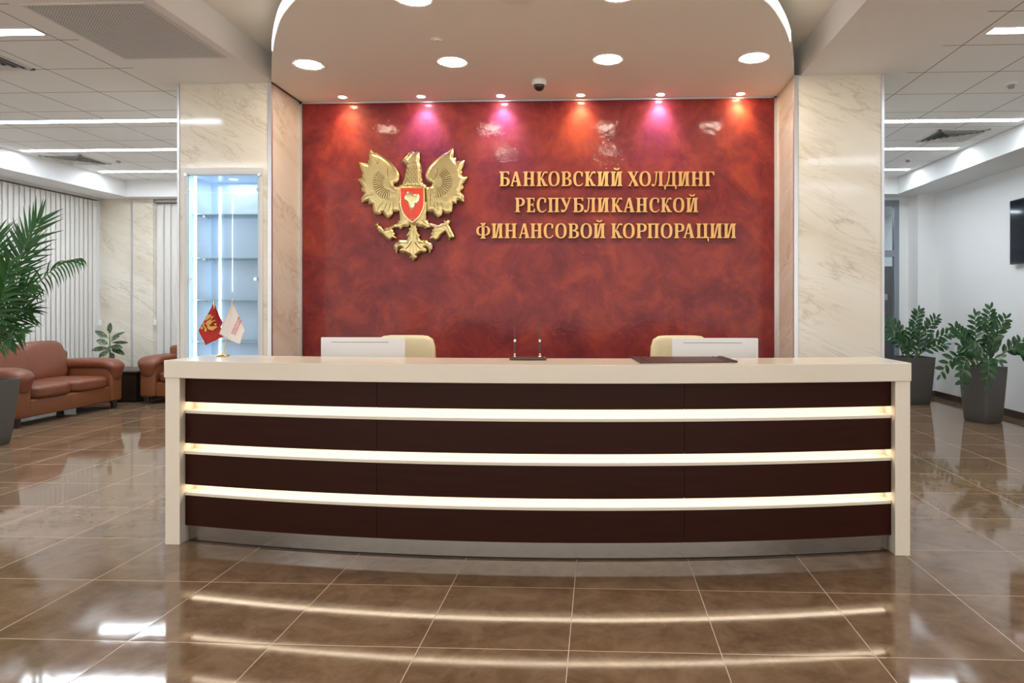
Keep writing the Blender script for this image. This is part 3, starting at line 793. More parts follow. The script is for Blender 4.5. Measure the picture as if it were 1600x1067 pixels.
def g_p(w): return [stem(SE, SE + ST, tr=0), bar(SE + ST, w * 0.55, 0.93, 1.0), ring(w * 0.52, 0.715, w * 0.48, 0.285, 0.185, 0.075, -90, 90, 20), bar(SE + ST, w * 0.55, 0.43, 0.505)]
def g_v(w): return [stem(SE, SE + ST, tr=0, br=0), bar(SE + ST, w * 0.5, 0.93, 1.0), ring(w * 0.5, 0.755, w * 0.42, 0.245, 0.172, 0.07, -90, 90, 18), bar(SE + ST, w * 0.52, 0.48, 0.55), ring(w * 0.5, 0.265, w * 0.5, 0.265, 0.185, 0.07, -90, 90, 18), bar(SE + ST, w * 0.52, 0.0, 0.07)]
def g_b(w): return [stem(SE, SE + ST, tr=0, br=0), [(SE + ST, 0.93), (w * 0.95, 0.93), (w * 0.95, 1.0), (SE + ST, 1.0)], [(w * 0.87, 0.77), (w * 0.95, 0.77), (w * 0.95, 0.935), (w * 0.78, 0.935)], bar(SE + ST, w * 0.52, 0.53, 0.60), ring(w * 0.5, 0.30, w * 0.5, 0.30, 0.185, 0.07, -90, 90, 20), bar(SE + ST, w * 0.52, 0.0, 0.07)]
def g_g(w): return [stem(SE, SE + ST, tr=0), bar(SE + ST, w, 0.93, 1.0), [(w * 0.88, 0.74), (w, 0.74), (w, 0.935), (w * 0.78, 0.935)]]
def g_pe(w): return [stem(SE, SE + ST, tr=0), stem(w - SE - ST, w - SE, tl=0), bar(SE + ST - 0.01, w - SE - ST + 0.01, 0.92, 1.0)]
def g_e(w): return [stem(SE, SE + ST, tr=0, br=0), bar(SE + ST, w * 0.94, 0.93, 1.0), [(w * 0.86, 0.77), (w * 0.94, 0.77), (w * 0.94, 0.935), (w * 0.76, 0.935)], bar(SE + ST, w * 0.80, 0.475, 0.555), bar(w * 0.74, w * 0.82, 0.37, 0.66), bar(SE + ST, w, 0.0, 0.07), [(w * 0.78, 0.065), (w, 0.065), (w, 0.25), (w * 0.92, 0.25)]]
def g_k(w):
    a = SE + ST
    return [stem(SE, a), [(a, 0.45), (a + 0.10, 0.45), (w * 0.90, 0.0), (w * 0.62, 0.0), (a + 0.01, 0.50)], [(w * 0.62, 0.0), (w, 0.0), (w, 0.055), (w * 0.80, 0.16), (w * 0.60, 0.50), (a + 0.02, 0.55), (a, 0.43), (w * 0.42, 0.42)],
            [(a, 0.46), (w * 0.46, 0.50), (w * 0.74, 0.91), (w * 0.93, 0.86), (w * 0.98, 0.95), (w * 0.90, 1.01), (w * 0.72, 1.0), (w * 0.60, 0.93), (w * 0.42, 0.58), (a, 0.54)]]
def g_a(w):
    m_ = w * 0.50
    return [[(w * 0.07, 0.04), (w * 0.20, 0.04), (m_ + 0.01, 0.86), (m_ + 0.03, 1.0), (m_ - 0.06, 1.0)], [(m_ - 0.06, 1.0), (m_ + 0.10, 1.0), (w * 0.93, 0.04), (w * 0.64, 0.04), (m_ - 0.02, 0.80)],
            bar(w * 0.22, w * 0.72, 0.29, 0.365), bar(0, w * 0.32, 0, 0.05), bar(w * 0.55, w, 0, 0.05)]
def g_l(w):
    c = w - SE - ST
    return [stem(c, w - SE, tl=0), bar(w * 0.28, c + 0.01, 0.93, 1.0), bar(w * 0.24, w * 0.45, 0.95, 1.0), [(w * 0.36, 0.94), (w * 0.48, 0.94), (w * 0.42, 0.35), (w * 0.34, 0.10), (w * 0.22, -0.01), (w * 0.06, -0.01), (0, 0.06), (0.02, 0.16), (w * 0.12, 0.17), (w * 0.2, 0.09), (w * 0.27, 0.17), (w * 0.33, 0.40)]]
def g_d(w):
    c = w - SE * 0.9 - ST
    return [bar(c - 0.02, c + ST - 0.02, 0.06, 0.97), bar(w * 0.22, c + ST + 0.06, 0.94, 1.0), [(w * 0.34, 0.95), (w * 0.46, 0.95), (w * 0.42, 0.5), (w * 0.27, 0.05), (w * 0.14, 0.05), (w * 0.30, 0.45)],
            bar(w * 0.0, w, 0.0, 0.075), [(0, 0.02), (w * 0.15, 0.02), (w * 0.11, -0.22), (w * 0.01, -0.22)], [(w * 0.85, 0.02), (w, 0.02), (w * 0.99, -0.22), (w * 0.89, -0.22)]]
def g_u(w):
    return [[(w * 0.08, 0.96), (w * 0.36, 0.96), (w * 0.66, 0.36), (w * 0.52, 0.26)], [(w * 0.80, 0.96), (w * 0.92, 0.96), (w * 0.60, 0.22), (w * 0.42, 0.02), (w * 0.20, -0.01), (w * 0.08, 0.05), (w * 0.10, 0.17), (w * 0.22, 0.18), (w * 0.34, 0.12), (w * 0.46, 0.24)],
            bar(0, w * 0.44, 0.95, 1.0), bar(w * 0.68, w, 0.95, 1.0)]
def g_h(w):
    return [[(w * 0.06, 0.96), (w * 0.36, 0.96), (w * 0.95, 0.04), (w * 0.64, 0.04)], [(w * 0.76, 0.96), (w * 0.88, 0.96), (w * 0.58, 0.52), (w * 0.52, 0.60)], [(w * 0.10, 0.04), (w * 0.22, 0.04), (w * 0.50, 0.44), (w * 0.43, 0.50)],
            bar(0, w * 0.44, 0.95, 1.0), bar(w * 0.64, w * 0.97, 0.95, 1.0), bar(0, w * 0.32, 0, 0.05), bar(w * 0.56, w, 0, 0.05)]
def g_f(w):
    c = w / 2
    return [stem(c - ST / 2, c + ST / 2, -0.03, 1.03), ring(w * 0.36, 0.5, w * 0.36, 0.32, 0.172, 0.07, 90, 270, 20), ring(w * 0.64, 0.5, w * 0.36, 0.32, 0.172, 0.07, -90, 90, 20), bar(w * 0.35, c, 0.75, 0.82), bar(c, w * 0.65, 0.75, 0.82), bar(w * 0.35, c, 0.18, 0.25), bar(c, w * 0.65, 0.18, 0.25)]
def g_ts(w):
    w2 = w * 0.95
    return [stem(SE, SE + ST, br=0), stem(w2 - SE - ST, w2 - SE, bl=0), bar(SE + ST - 0.01, w2 - SE - ST + 0.01, 0.0, 0.08), [(w2 - SE - 0.02, 0.0), (w2 - SE - 0.02, 0.08), (w, 0.08), (w * 0.995, -0.24), (w * 0.93, -0.24), (w * 0.88, 0.0)]]
GL = {'Б': g_b, 'А': g_a, 'Н': g_n, 'К': g_k, 'О': g_o, 'В': g_v, 'С': g_c, 'И': g_i, 'Й': g_short_i, 'Х': g_h, 'Л': g_l, 'Д': g_d, 'Г': g_g, 'Р': g_p, 'Е': g_e, 'П': g_pe, 'У': g_u, 'Ф': g_f, 'Ц': g_ts}
K1 = 7.273
A_, B_ = 740.0, 950.0
LINES = [
    (268.0, 290.7, 'БАНКОВСКИЙХОЛДИНГ', [(A_, 293, 410), (A_, 415, 545), (A_, 563, 697), (A_, 715, 843), (A_, 850, 978), (A_, 995, 1115), (A_, 1133, 1243), (A_, 1262, 1388), (A_, 1405, 1540), (B_, 30, 165), (B_, 225, 350), (B_, 356, 487), (B_, 495, 630), (B_, 640, 780), (B_, 793, 930), (B_, 946, 1085), (B_, 1103, 1208)]),
    (309.0, 331.5, 'РЕСПУБЛИКАНСКОЙ', [(A_, 470, 582), (A_, 600, 697), (A_, 718, 825), (A_, 845, 975), (A_, 983, 1112), (A_, 1130, 1250), (A_, 1255, 1390), (A_, 1405, 1540), (B_, 35, 165), (B_, 175, 303), (B_, 318, 450), (B_, 472, 583), (B_, 600, 727), (B_, 740, 867), (B_, 887, 1025)]),
    (349.2, 372.0, 'ФИНАНСОВОЙКОРПОРАЦИИ', [(A_, 30, 187), (A_, 203, 337), (A_, 352, 490), (A_, 510, 638), (A_, 645, 780), (A_, 797, 907), (A_, 928, 1057), (A_, 1075, 1197), (A_, 1215, 1345), (A_, 1360, 1497), (B_, 35, 167), (B_, 170, 303), (B_, 320, 440), (B_, 447, 583), (B_, 600, 732), (B_, 750, 868), (B_, 853, 985), (B_, 1001, 1145), (B_, 1157, 1298), (B_, 1313, 1457)])]
YL = YW - 0.036
c0 = on_y(947, 320, YW)
sign = thing('lettering_sign', 'raised gold capital letters in three lines on the red wall', 'sign', (c0.x, YW, c0.z))
for vt, vb, txt, spans in LINES:
    for ch, (org, s0, s1) in zip(txt, spans):
        pl, pr_ = on_y(org + s0 / K1, vb, YL), on_y(org + s1 / K1, vb, YL)
        zt_ = on_y(org + s0 / K1, vt, YL).z; H = zt_ - pl.z
        zb_ = pl.z; w = (pr_.x - pl.x) / H
        b = BM()
        for k, poly in enumerate(GL[ch](w)):
            prism_y(b, [(pl.x + x * H, zb_ + y * H) for x, y in poly], YL - 0.0002 * (k % 4), YW - 0.004)
        obj('letter', b, 'letter', sign)

# ------------------------------------------------------------------ eagle emblem
YE = YW - 0.05
def trace(pts, ox, oy, s): return [(lambda p: (p.x, p.z))(on_y(ox + x / s, oy + y / s, YE)) for x, y in pts]
ce = on_y(644, 320, YE)
em = thing('emblem_sign', 'large gold eagle emblem with a red shield on the red wall', 'emblem', (ce.x, YW, ce.z))
wl = trace([(610, 590), (560, 590), (540, 578), (530, 560), (540, 548), (560, 545), (582, 530), (602, 490), (604, 440), (590, 395), (560, 345), (530, 305), (490, 265), (430, 220), (370, 180), (310, 150), (296, 160), (233, 113), (220, 180), (222, 240), (207, 250), (205, 295), (90, 275), (110, 350), (142, 420), (130, 440), (140, 470), (72, 492), (105, 540), (140, 597), (118, 605), (125, 640), (165, 672), (122, 735), (122, 790), (213, 770), (215, 815), (265, 815), (268, 880), (280, 925), (320, 950), (360, 945), (390, 915), (405, 935), (430, 970), (457, 995), (490, 975), (518, 940), (525, 905), (540, 915), (600, 900), (612, 880)], 550, 220, 8.21)
wr = trace([(205, 595), (245, 592), (280, 585), (292, 560), (285, 545), (255, 538), (230, 515), (210, 480), (207, 430), (230, 370), (250, 335), (285, 290), (330, 245), (380, 205), (430, 172), (480, 150), (555, 90), (568, 150), (558, 222), (597, 215), (590, 268), (708, 250), (690, 320), (660, 380), (675, 390), (665, 440), (690, 455), (745, 465), (700, 530), (670, 565), (692, 580), (690, 605), (645, 650), (697, 705), (697, 780), (605, 760), (600, 805), (550, 800), (550, 860), (540, 910), (500, 937), (450, 928), (425, 905), (410, 950), (365, 988), (325, 950), (295, 900), (285, 910), (220, 905), (208, 880)], 640, 220, 8.21)
head = trace([(540, 165), (548, 146), (560, 143), (578, 134), (600, 143), (615, 137), (642, 140), (635, 160), (640, 185), (636, 215), (645, 240), (648, 270), (655, 300), (650, 312), (660, 385), (690, 405), (695, 425), (475, 425), (480, 405), (500, 395), (510, 370), (520, 345), (528, 300), (537, 243), (527, 240), (517, 225), (503, 210), (510, 195), (525, 180)], 530, 210, 5.079)
body = trace([(470, -110), (500, 20), (512, 120), (515, 230), (480, 222), (490, 262), (430, 290), (440, 345), (485, 345), (510, 372), (545, 365), (560, 335), (660, 340), (690, 298), (750, 300), (815, 298), (830, 330), (930, 340), (965, 368), (1010, 345), (1050, 343), (1045, 268), (1015, 270), (1010, 205), (985, 225), (975, 100), (990, 0), (1010, -110)], 580, 325, 11.43)
tail = trace([(700, 296), (710, 345), (690, 352), (668, 375), (690, 387), (665, 430), (625, 500), (660, 510), (640, 575), (490, 575), (500, 600), (440, 620), (415, 650), (400, 690), (415, 700), (400, 725), (420, 735), (432, 770), (450, 805), (480, 740), (500, 715), (520, 705), (545, 715), (508, 735), (505, 762), (530, 785), (560, 805), (610, 805), (700, 858), (680, 890), (720, 905), (735, 930), (755, 950), (775, 930), (785, 905), (825, 885), (805, 858), (890, 800), (930, 805), (965, 788), (985, 765), (990, 735), (950, 715), (980, 705), (1010, 730), (1030, 775), (1045, 800), (1080, 735), (1097, 720), (1080, 690), (1097, 688), (1085, 650), (1060, 630), (1000, 600), (1005, 575), (870, 575), (850, 510), (875, 495), (835, 455), (805, 392), (825, 375), (800, 350), (808, 296)], 580, 325, 11.43)
claw_l = trace([(445, 285), (300, 355), (255, 360), (210, 385), (180, 345), (160, 320), (125, 320), (120, 270), (105, 265), (100, 290), (75, 290), (100, 325), (105, 370), (145, 435), (200, 470), (260, 530), (310, 570), (345, 580), (370, 545), (455, 535), (430, 512), (405, 495), (435, 455), (395, 435), (400, 410), (375, 385), (430, 355), (450, 347)], 580, 325, 11.43)
claw_r = trace([(1040, 265), (1180, 310), (1220, 300), (1235, 275), (1310, 270), (1290, 215), (1350, 240), (1370, 210), (1410, 235), (1385, 310), (1430, 400), (1490, 520), (1390, 570), (1360, 500), (1325, 420), (1240, 490), (1200, 560), (1150, 590), (1115, 560), (1040, 545), (1075, 490), (1055, 450), (1100, 430), (1085, 400), (1115, 360), (1070, 345), (1040, 343)], 580, 325, 11.43)
parts = {}
for nm, pl_, dm, wd, st_ in (('wing', wl, 0.010, 0.032, 0.013), ('wing', wr, 0.010, 0.032, 0.013), ('head', head, 0.014, 0.040, 0.012), ('body', body, 0.010, 0.04, 0.014), ('tail', tail, 0.012, 0.03, 0.010), ('talon', claw_l, 0.010, 0.02, 0.008), ('talon', claw_r, 0.010, 0.02, 0.008)):
    o = obj(nm, relief(BM(), pl_, YE, YW - 0.006, dm, wd, st_), 'gold', em, smooth=True)
    parts.setdefault(nm, []).append(o)
def lines_on(parent, lines, ox, oy, s, y, r=0.0021):
    b = BM()
    for ln in lines:
        tube(b, [on_y(ox + x / s, oy + yy / s, y) for x, yy in ln], r, 5)
    obj('engraved_pattern', b, 'golddark', parent)
def fan(cx, cy, r0, r1, a0, a1, n, sx=1.0):
    L = []
    for i in range(n):
        a = math.radians(a0 + (a1 - a0) * i / (n - 1)); da = math.radians((a1 - a0) / (n - 1) * 0.42)
        P = lambda r, t: (cx + sx * r * math.cos(t), cy + r * math.sin(t))
        L.append([P(r0, a - da), P(r1 * 0.93, a - da), P(r1, a), P(r1 * 0.93, a + da), P(r0 * 1.02, a + da)])
    return L
YS = YE - 0.0105
left_lines = fan(480, 540, 85, 215, 95, 225, 15) + [[(330, 300), (345, 250), (330, 200), (290, 170), (240, 170)], [(470, 470), (455, 410), (455, 350)], [(250, 190), (300, 230), (330, 300)], [(270, 690), (200, 700), (140, 740)], [(230, 730), (170, 760)], [(400, 790), (350, 840), (320, 920)], [(450, 800), (410, 880), (400, 920)], [(490, 800), (470, 900)], [(530, 790), (525, 880)]]
right_lines = fan(335, 520, 85, 215, 85, -55, 15) + [[(360, 350), (355, 410), (330, 470), (285, 510)], [(480, 170), (540, 180), (550, 210)], [(570, 690), (640, 700), (680, 740)], [(610, 720), (660, 760)], [(400, 780), (420, 850), (440, 900)], [(350, 790), (370, 880)], [(310, 790), (320, 870)], [(270, 680), (260, 830)]]
lines_on(parts['wing'][0], left_lines, 550, 220, 8.21, YS)
lines_on(parts['wing'][1], right_lines, 640, 220, 8.21, YS)
nl = []
for i in range(9):
    x = 535 + i * 13.5
    for j in range(4):
        y0 = 250 + j * 38 + (i % 2) * 16
        nl.append([(x + (x - 590) * 0.12 * j * 0.4, y0), (x + 3 + (x - 590) * 0.12 * j * 0.4, y0 + 26)])
nl += [[(528, 236), (580, 222), (634, 216)]] + [[(562 + 12 * math.cos(t), 178 + 12 * math.sin(t)) for t in [k * 2 * PI / 10 for k in range(11)]]]
lines_on(parts['head'][0], nl, 530, 210, 5.079, YE - 0.0142)
tl = [[(750, 580), (750, 860)], [(730, 585), (700, 700), (690, 800)], [(770, 585), (800, 700), (810, 800)], [(650, 790), (700, 830), (750, 845), (800, 830), (850, 790)], [(690, 470), (700, 560)], [(750, 400), (750, 560)], [(810, 470), (800, 560)], [(460, 700), (480, 650), (540, 640)], [(1040, 700), (1020, 650), (960, 640)]]
tl2 = [[(612, 730), (660, 690), (695, 640), (710, 610)], [(885, 730), (835, 690), (800, 640), (785, 610)]]
lines_on(parts['tail'][0], tl, 580, 325, 11.43, YE - 0.0124, 0.0013)
lines_on(parts['tail'][0], tl2, 580, 325, 11.43, YE - 0.0124, 0.0045)
random.seed(3)
bl = []
for k in range(60):
    x, y = random.uniform(520, 1000), random.uniform(215, 335)
    if abs(x - 750) > 60 + (y - 215) * 0.0 and abs(x - 750) < 240: bl.append([(x, y), (x + random.uniform(-14, 14), y + random.uniform(6, 14))])
lines_on(parts['body'][0], bl, 580, 325, 11.43, YE - 0.0105, 0.0012)
lines_on(parts['talon'][0], [[(230, 400), (330, 390), (380, 440)], [(250, 450), (330, 440), (370, 500)], [(150, 350), (200, 410), (260, 470)], [(290, 470), (330, 540)]], 580, 325, 11.43, YE - 0.0104, 0.0012)
lines_on(parts['talon'][1], [[(1130, 420), (1220, 400), (1300, 420)], [(1110, 490), (1180, 470), (1210, 530)], [(1340, 300), (1400, 440), (1440, 530)], [(1150, 360), (1250, 340), (1320, 370)]], 580, 325, 11.43, YE - 0.0104, 0.0012)
sh = [(487, 425), (585, 424), (683, 425), (686, 500), (685, 560), (678, 595), (665, 622), (645, 655), (620, 682), (588, 706), (555, 682), (530, 655), (510, 628), (497, 597), (489, 560)]
cx_, cy_ = 586, 540
inner = [(cx_ + (x - cx_) * 0.90, cy_ + (y - cy_) * 0.945) for x, y in sh]
sf = obj('shield', prism_y(BM(), trace(sh, 530, 210, 5.079), YE - 0.034, YE - 0.004), 'goldbright', em, bevel=0.003)
b = BM(); prism_y(b, trace(inner, 530, 210, 5.079), YE - 0.0365, YE - 0.030)
sf2 = obj('enamel_field', b, 'enamel', sf); sf2['label'] = 'red enamel field'
chg = trace([(530, 490), (545, 468), (550, 453), (562, 462), (580, 468), (600, 478), (622, 475), (640, 482), (646, 505), (640, 535), (628, 555), (608, 560), (603, 585), (577, 606), (566, 580), (556, 550), (540, 535), (524, 522)], 530, 210, 5.079)
obj('beast_head', relief(BM(), chg, YE - 0.0372, YE - 0.034, 0.008, 0.02, 0.007), 'goldbright', sf, smooth=True)
b = BM(); tube(b, [on_y(530 + (585 + 15 * math.cos(t)) / 5.079, 210 + (674 + 15 * math.sin(t)) / 5.079, YE - 0.038) for t in [PI + k * PI / 10 for k in range(11)]], 0.0018, 6)
tube(b, [on_y(530 + x / 5.079, 210 + 678 / 5.079, YE - 0.038) for x in (578, 585, 592)], 0.002, 6)
obj('small_badge', b, 'goldbright', sf)

# ------------------------------------------------------------------ lit display case in the left column
case = thing('display_case', 'lit glass display case with glass shelves set into the left marble column', 'display case', ((VX0 + VX1) / 2, YC, VZ0))
fx0, fx1, fz1 = on_y(287, 300, YC).x, on_y(411, 300, YC).x, on_y(350, 262.5, YC).z
b = BM()
box(b, fx0, VX0, YC - 0.012, YC, VZ0 - 0.05, fz1); box(b, VX1, fx1, YC - 0.012, YC, VZ0 - 0.05, fz1); box(b, VX0, VX1, YC - 0.012, YC, VZ1, fz1); box(b, VX0, VX1, YC - 0.012, YC, VZ0 - 0.05, VZ0)
obj('frame', b, 'caseframe', case)
b = BM()
e = 0.002
box(b, VX0, VX0 + 0.008, YC, YC + VD - e, VZ0, VZ1); box(b, VX1 - 0.008, VX1, YC, YC + VD - e, VZ0, VZ1)
box(b, VX0, VX1, YC + VD - 0.010, YC + VD - e, VZ0, VZ1); box(b, VX0, VX1, YC, YC + VD - e, VZ1 - 0.008, VZ1 - 0.0005); box(b, VX0, VX1, YC, YC + VD - e, VZ0 + 0.0005, VZ0 + 0.01)
obj('lining', b, 'caseback', case)
for v in (338.5, 405.0, 469.0, 532.5):
    z = on_y(350, v, YC + 0.2).z
    s_ = obj('shelf', box(BM(), VX0 + 0.012, VX1 - 0.012, YC + 0.045, YC + VD - 0.015, z - 0.003, z + 0.003), 'shelfglass', case)
    obj('shelf_edge', box(BM(), VX0 + 0.012, VX1 - 0.012, YC + 0.041, YC + 0.045, z - 0.003, z + 0.003), 'shelfedge', s_)
    for yy in (0.10, 0.27):
        obj('shelf_pin', lathe(BM(), [(0, 0), (0.008, 0), (0.008, 0.010), (0, 0.010)], (VX0 + 0.02, YC + yy, z - 0.014), 10), 'chrome', s_)
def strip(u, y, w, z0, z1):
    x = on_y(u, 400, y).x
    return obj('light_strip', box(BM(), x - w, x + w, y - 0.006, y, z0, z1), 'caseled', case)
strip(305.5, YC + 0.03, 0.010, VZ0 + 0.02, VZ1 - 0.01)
strip(344, YC + VD - 0.011, 0.007, VZ0 + 0.02, VZ1 - 0.05)  # added glowing line in place of the front strip's reflection in the back
strip(363.5, YC + VD - 0.011, 0.0014, 1.5, VZ1 - 0.14).data.materials[0] = M['casefaint']  # faint glowing line, stands for a strip's reflection in the back
obj('top_lamp', lathe(BM(), [(0, -0.012), (0.035, -0.012), (0.04, -0.008)], ((VX0 + VX1) / 2, YC + 0.17, VZ1), 24), 'casefaint', case)
L = bpy.data.lights.new('case_lamp', 'AREA'); L.energy = 0.55; L.color = (0.80, 0.90, 1.0); L.size = 0.3
lo = bpy.data.objects.new('case_lamp', L); C.objects.link(lo); lo.parent = case; lo.location = (0, 0.17, VZ1 - VZ0 - 0.02)
gz1 = on_y(350, 270, YC).z
obj('glass_door', box(BM(), fx0 + 0.02, fx1 - 0.02, YC - 0.026, YC - 0.020, VZ0 - 0.02, gz1), 'glass', case)
for u in (298.5, 399.5):
    for v in (296, 436):
        p = on_y(u, v, YC - 0.02)
        b = lathe(BM(), [(0, 0.0), (0.016, 0.0), (0.016, 0.008), (0.010, 0.014), (0.010, 0.03), (0, 0.03)], (0, 0, 0), 16)
        bmesh.ops.transform(b, matrix=Matrix.Translation(p + Vector((0, -0.012, 0))) @ Matrix.Rotation(-PI / 2, 4, 'X'), verts=b.verts)
        obj('door_clip', b, 'chrome', case, smooth=True)
for u in (290.5, 405.5):
    p = on_y(u, 273, YC - 0.02)
    b = lathe(BM(), [(0, 0.0), (0.012, 0.0), (0.012, 0.02), (0, 0.02)], (0, 0, 0), 14)
    bmesh.ops.transform(b, matrix=Matrix.Translation(p + Vector((0, -0.014, 0))) @ Matrix.Rotation(-PI / 2, 4, 'X'), verts=b.verts)
    obj('standoff', b, 'chrome', case, smooth=True)

# ------------------------------------------------------------------ table flags
YFL = on_z(348.5, 556.5, TOP).y
def fp(u, v, dy=0.0): return on_y(u, v, YFL + dy)
pb = fp(348.5, 557)
fs = thing('flag_stand', 'small round polished brass base of two table flags on the desk', 'flag stand', (pb.x, YFL, TOP))
obj('base', lathe(BM(), [(0, 0), (0.036, 0), (0.038, 0.004), (0.034, 0.008), (0.018, 0.010), (0, 0.010)], (pb.x, YFL, TOP), 32), 'brass', fs, smooth=True)
for s in (-1, 1):
    obj('pole_socket', lathe(BM(), [(0.006, 0), (0.006, 0.008), (0.007, 0.009), (0.007, 0.012), (0, 0.012)], (pb.x + s * 0.011, YFL - s * 0.008, TOP + 0.008), 16), 'brass', fs, smooth=True)
def cloth(bm, quad, dy, amp, ph, n=14, tri=None):
    """draped pennant between four pixel corners; gentle folds in depth"""
    P = [fp(*q, dy) for q in quad]
    g_ = []
    for i in range(n + 1):
        row = []
        for j in range(n + 1):
            a, b_ = i / n, j / n
            p = P[0] * (1 - a) * (1 - b_) + P[1] * a * (1 - b_) + P[2] * a * b_ + P[3] * (1 - a) * b_
            p = p + Vector((0, amp * math.sin(ph + 5.0 * (a - b_)) + amp * 0.6 * math.sin(3 * (a + b_)), 0))
            row.append(bm.verts.new(p))
        g_.append(row)
    for i in range(n):
        for j in range(n): bm.faces.new((g_[i][j], g_[i + 1][j], g_[i + 1][j + 1], g_[i][j + 1]))
    r = bmesh.ops.solidify(bm, geom=bm.faces[:], thickness=0.0012)
    return bm
def table_flag(label, pole_top, side, quad, dy, m, ph):
    s = side
    bx, by = pb.x + s * 0.011, YFL - s * 0.008
    t = thing('table_flag', label, 'flag', (bx, by, TOP + 0.03), 0, 'crossed table flags on the desk')
    pt = fp(*pole_top, dy)
    obj('pole', tube(BM(), [(bx, by, TOP + 0.018), pt], 0.0028, 8), 'brass', t, smooth=True)
    obj('finial', lathe(BM(), [(0, 0), (0.004, 0.002), (0.005, 0.006), (0.0, 0.016)], pt, 10), 'chrome', t, smooth=True)
    c_ = obj('cloth', cloth(BM(), quad, dy - 0.004, 0.005, ph), m, t, smooth='all')
    return t, c_
tr_, c1 = table_flag('red table flag with a gold two-headed eagle', (333.5, 471.5), -1, [(333.5, 472), (311, 516), (321, 539.5), (349, 526)], 0.010, 'redcloth', 0.4)
# the cloth of the red flag: outer right corner is a separate fold
b = BM(); q4 = [fp(333.5, 472, 0.009), fp(347.8, 504, 0.016), fp(341, 520, 0.012), fp(337, 500, 0.008)]
vs = [b.verts.new(p) for p in q4]; b.faces.new(vs); bmesh.ops.solidify(b, geom=b.faces[:], thickness=0.0012)
obj('cloth_fold', b, 'redcloth', tr_)
tw_, c2 = table_flag('white table flag with two slanting lines of red lettering', (363, 470.5), 1, [(363, 472.5), (341.5, 521.5), (374, 538.5), (383.8, 516.5)], -0.012, 'whitecloth', 2.2)
# printed eagle on the red flag
EY = -0.0055
def flag_print(polys, ox, oy, s, dy, parent, m, name):
    b = BM()
    for pl_ in polys:
        pts = [fp(ox + x / s, oy + y / s, dy) for x, y in pl_]
        a = [b.verts.new(p) for p in pts]; c = [b.verts.new(p + Vector((0, 0.0006, 0))) for p in pts]
        n = len(pts); b.faces.new(a); b.faces.new(c[::-1])
        for i in range(n): b.faces.new((a[i], c[i], c[(i + 1) % n], a[(i + 1) % n]))
    bmesh.ops.translate(b, verts=b.verts, vec=-Vector(parent.parent.location)) if False else None
    return obj(name, b, m, parent)
flag_print([[(262, 480), (272, 430), (300, 380), (345, 352), (400, 348), (385, 390), (370, 420), (330, 450), (300, 470)],
            [(310, 610), (350, 590), (420, 600), (470, 595), (535, 605), (490, 640), (455, 660), (440, 685), (395, 675), (340, 660)],
            [(385, 400), (440, 375), (450, 390), (425, 410), (420, 440), (395, 450)], [(400, 490), (430, 480), (485, 465), (495, 480), (440, 500), (410, 525)], [(455, 540), (490, 530), (515, 560), (500, 585), (470, 570)],
            [(345, 470), (385, 445), (400, 480), (410, 520), (380, 560), (340, 600), (300, 580), (280, 530), (310, 490)],
            [(215, 560), (240, 510), (262, 530), (250, 570), (270, 600), (300, 640), (310, 690), (280, 712), (252, 690), (265, 650), (240, 600)], [(172, 630), (205, 590), (228, 620), (220, 660), (195, 660)]], 300, 465, 13.345, EY - 0.006, c1, 'clothgold', 'printed_eagle')
flag_print([[(280, 545), (310, 525), (355, 535), (350, 560), (315, 570)]], 300, 465, 13.345, EY - 0.0070, c1, 'clothrose', 'printed_shield')
# red lettering on the white flag: two slanting lines in the capitals of the big sign
def flag_text(txt, p0, p1, h, n, parent):
    b = BM()
    d = (Vector(p1) - Vector(p0)); L = d.length; d.normalize(); nrm = Vector((d.y, -d.x))
    step = L / len(txt)
    for k, ch in enumerate(txt):
        o_ = Vector(p0) + d * (k * step)
        for poly in GL[ch](step * 0.86 / h):
            pts = [fp(*( o_ + d * (x * h) + nrm * (-y * h) * -1), -0.0245) if False else fp(*(o_ + d * (x * h) + nrm * (y * h)), -0.0245) for x, y in poly]
            a = [b.verts.new(p) for p in pts]; c = [b.verts.new(p + Vector((0, 0.0006, 0))) for p in pts]
            m_ = len(pts); b.faces.new(a); b.faces.new(c[::-1])
            for i in range(m_): b.faces.new((a[i], c[i], c[(i + 1) % m_], a[(i + 1) % m_]))
    return b
b = flag_text('БАНКОВСКИЙ', (363.6, 522.0), (375.6, 496.2), 3.2, 0, c2)
merge(b, flag_text('КОРПОРАЦИИ', (367.3, 523.6), (378.0, 500.5), 2.9, 0, c2))
o = obj('printed_lettering', b, 'clothred', c2)

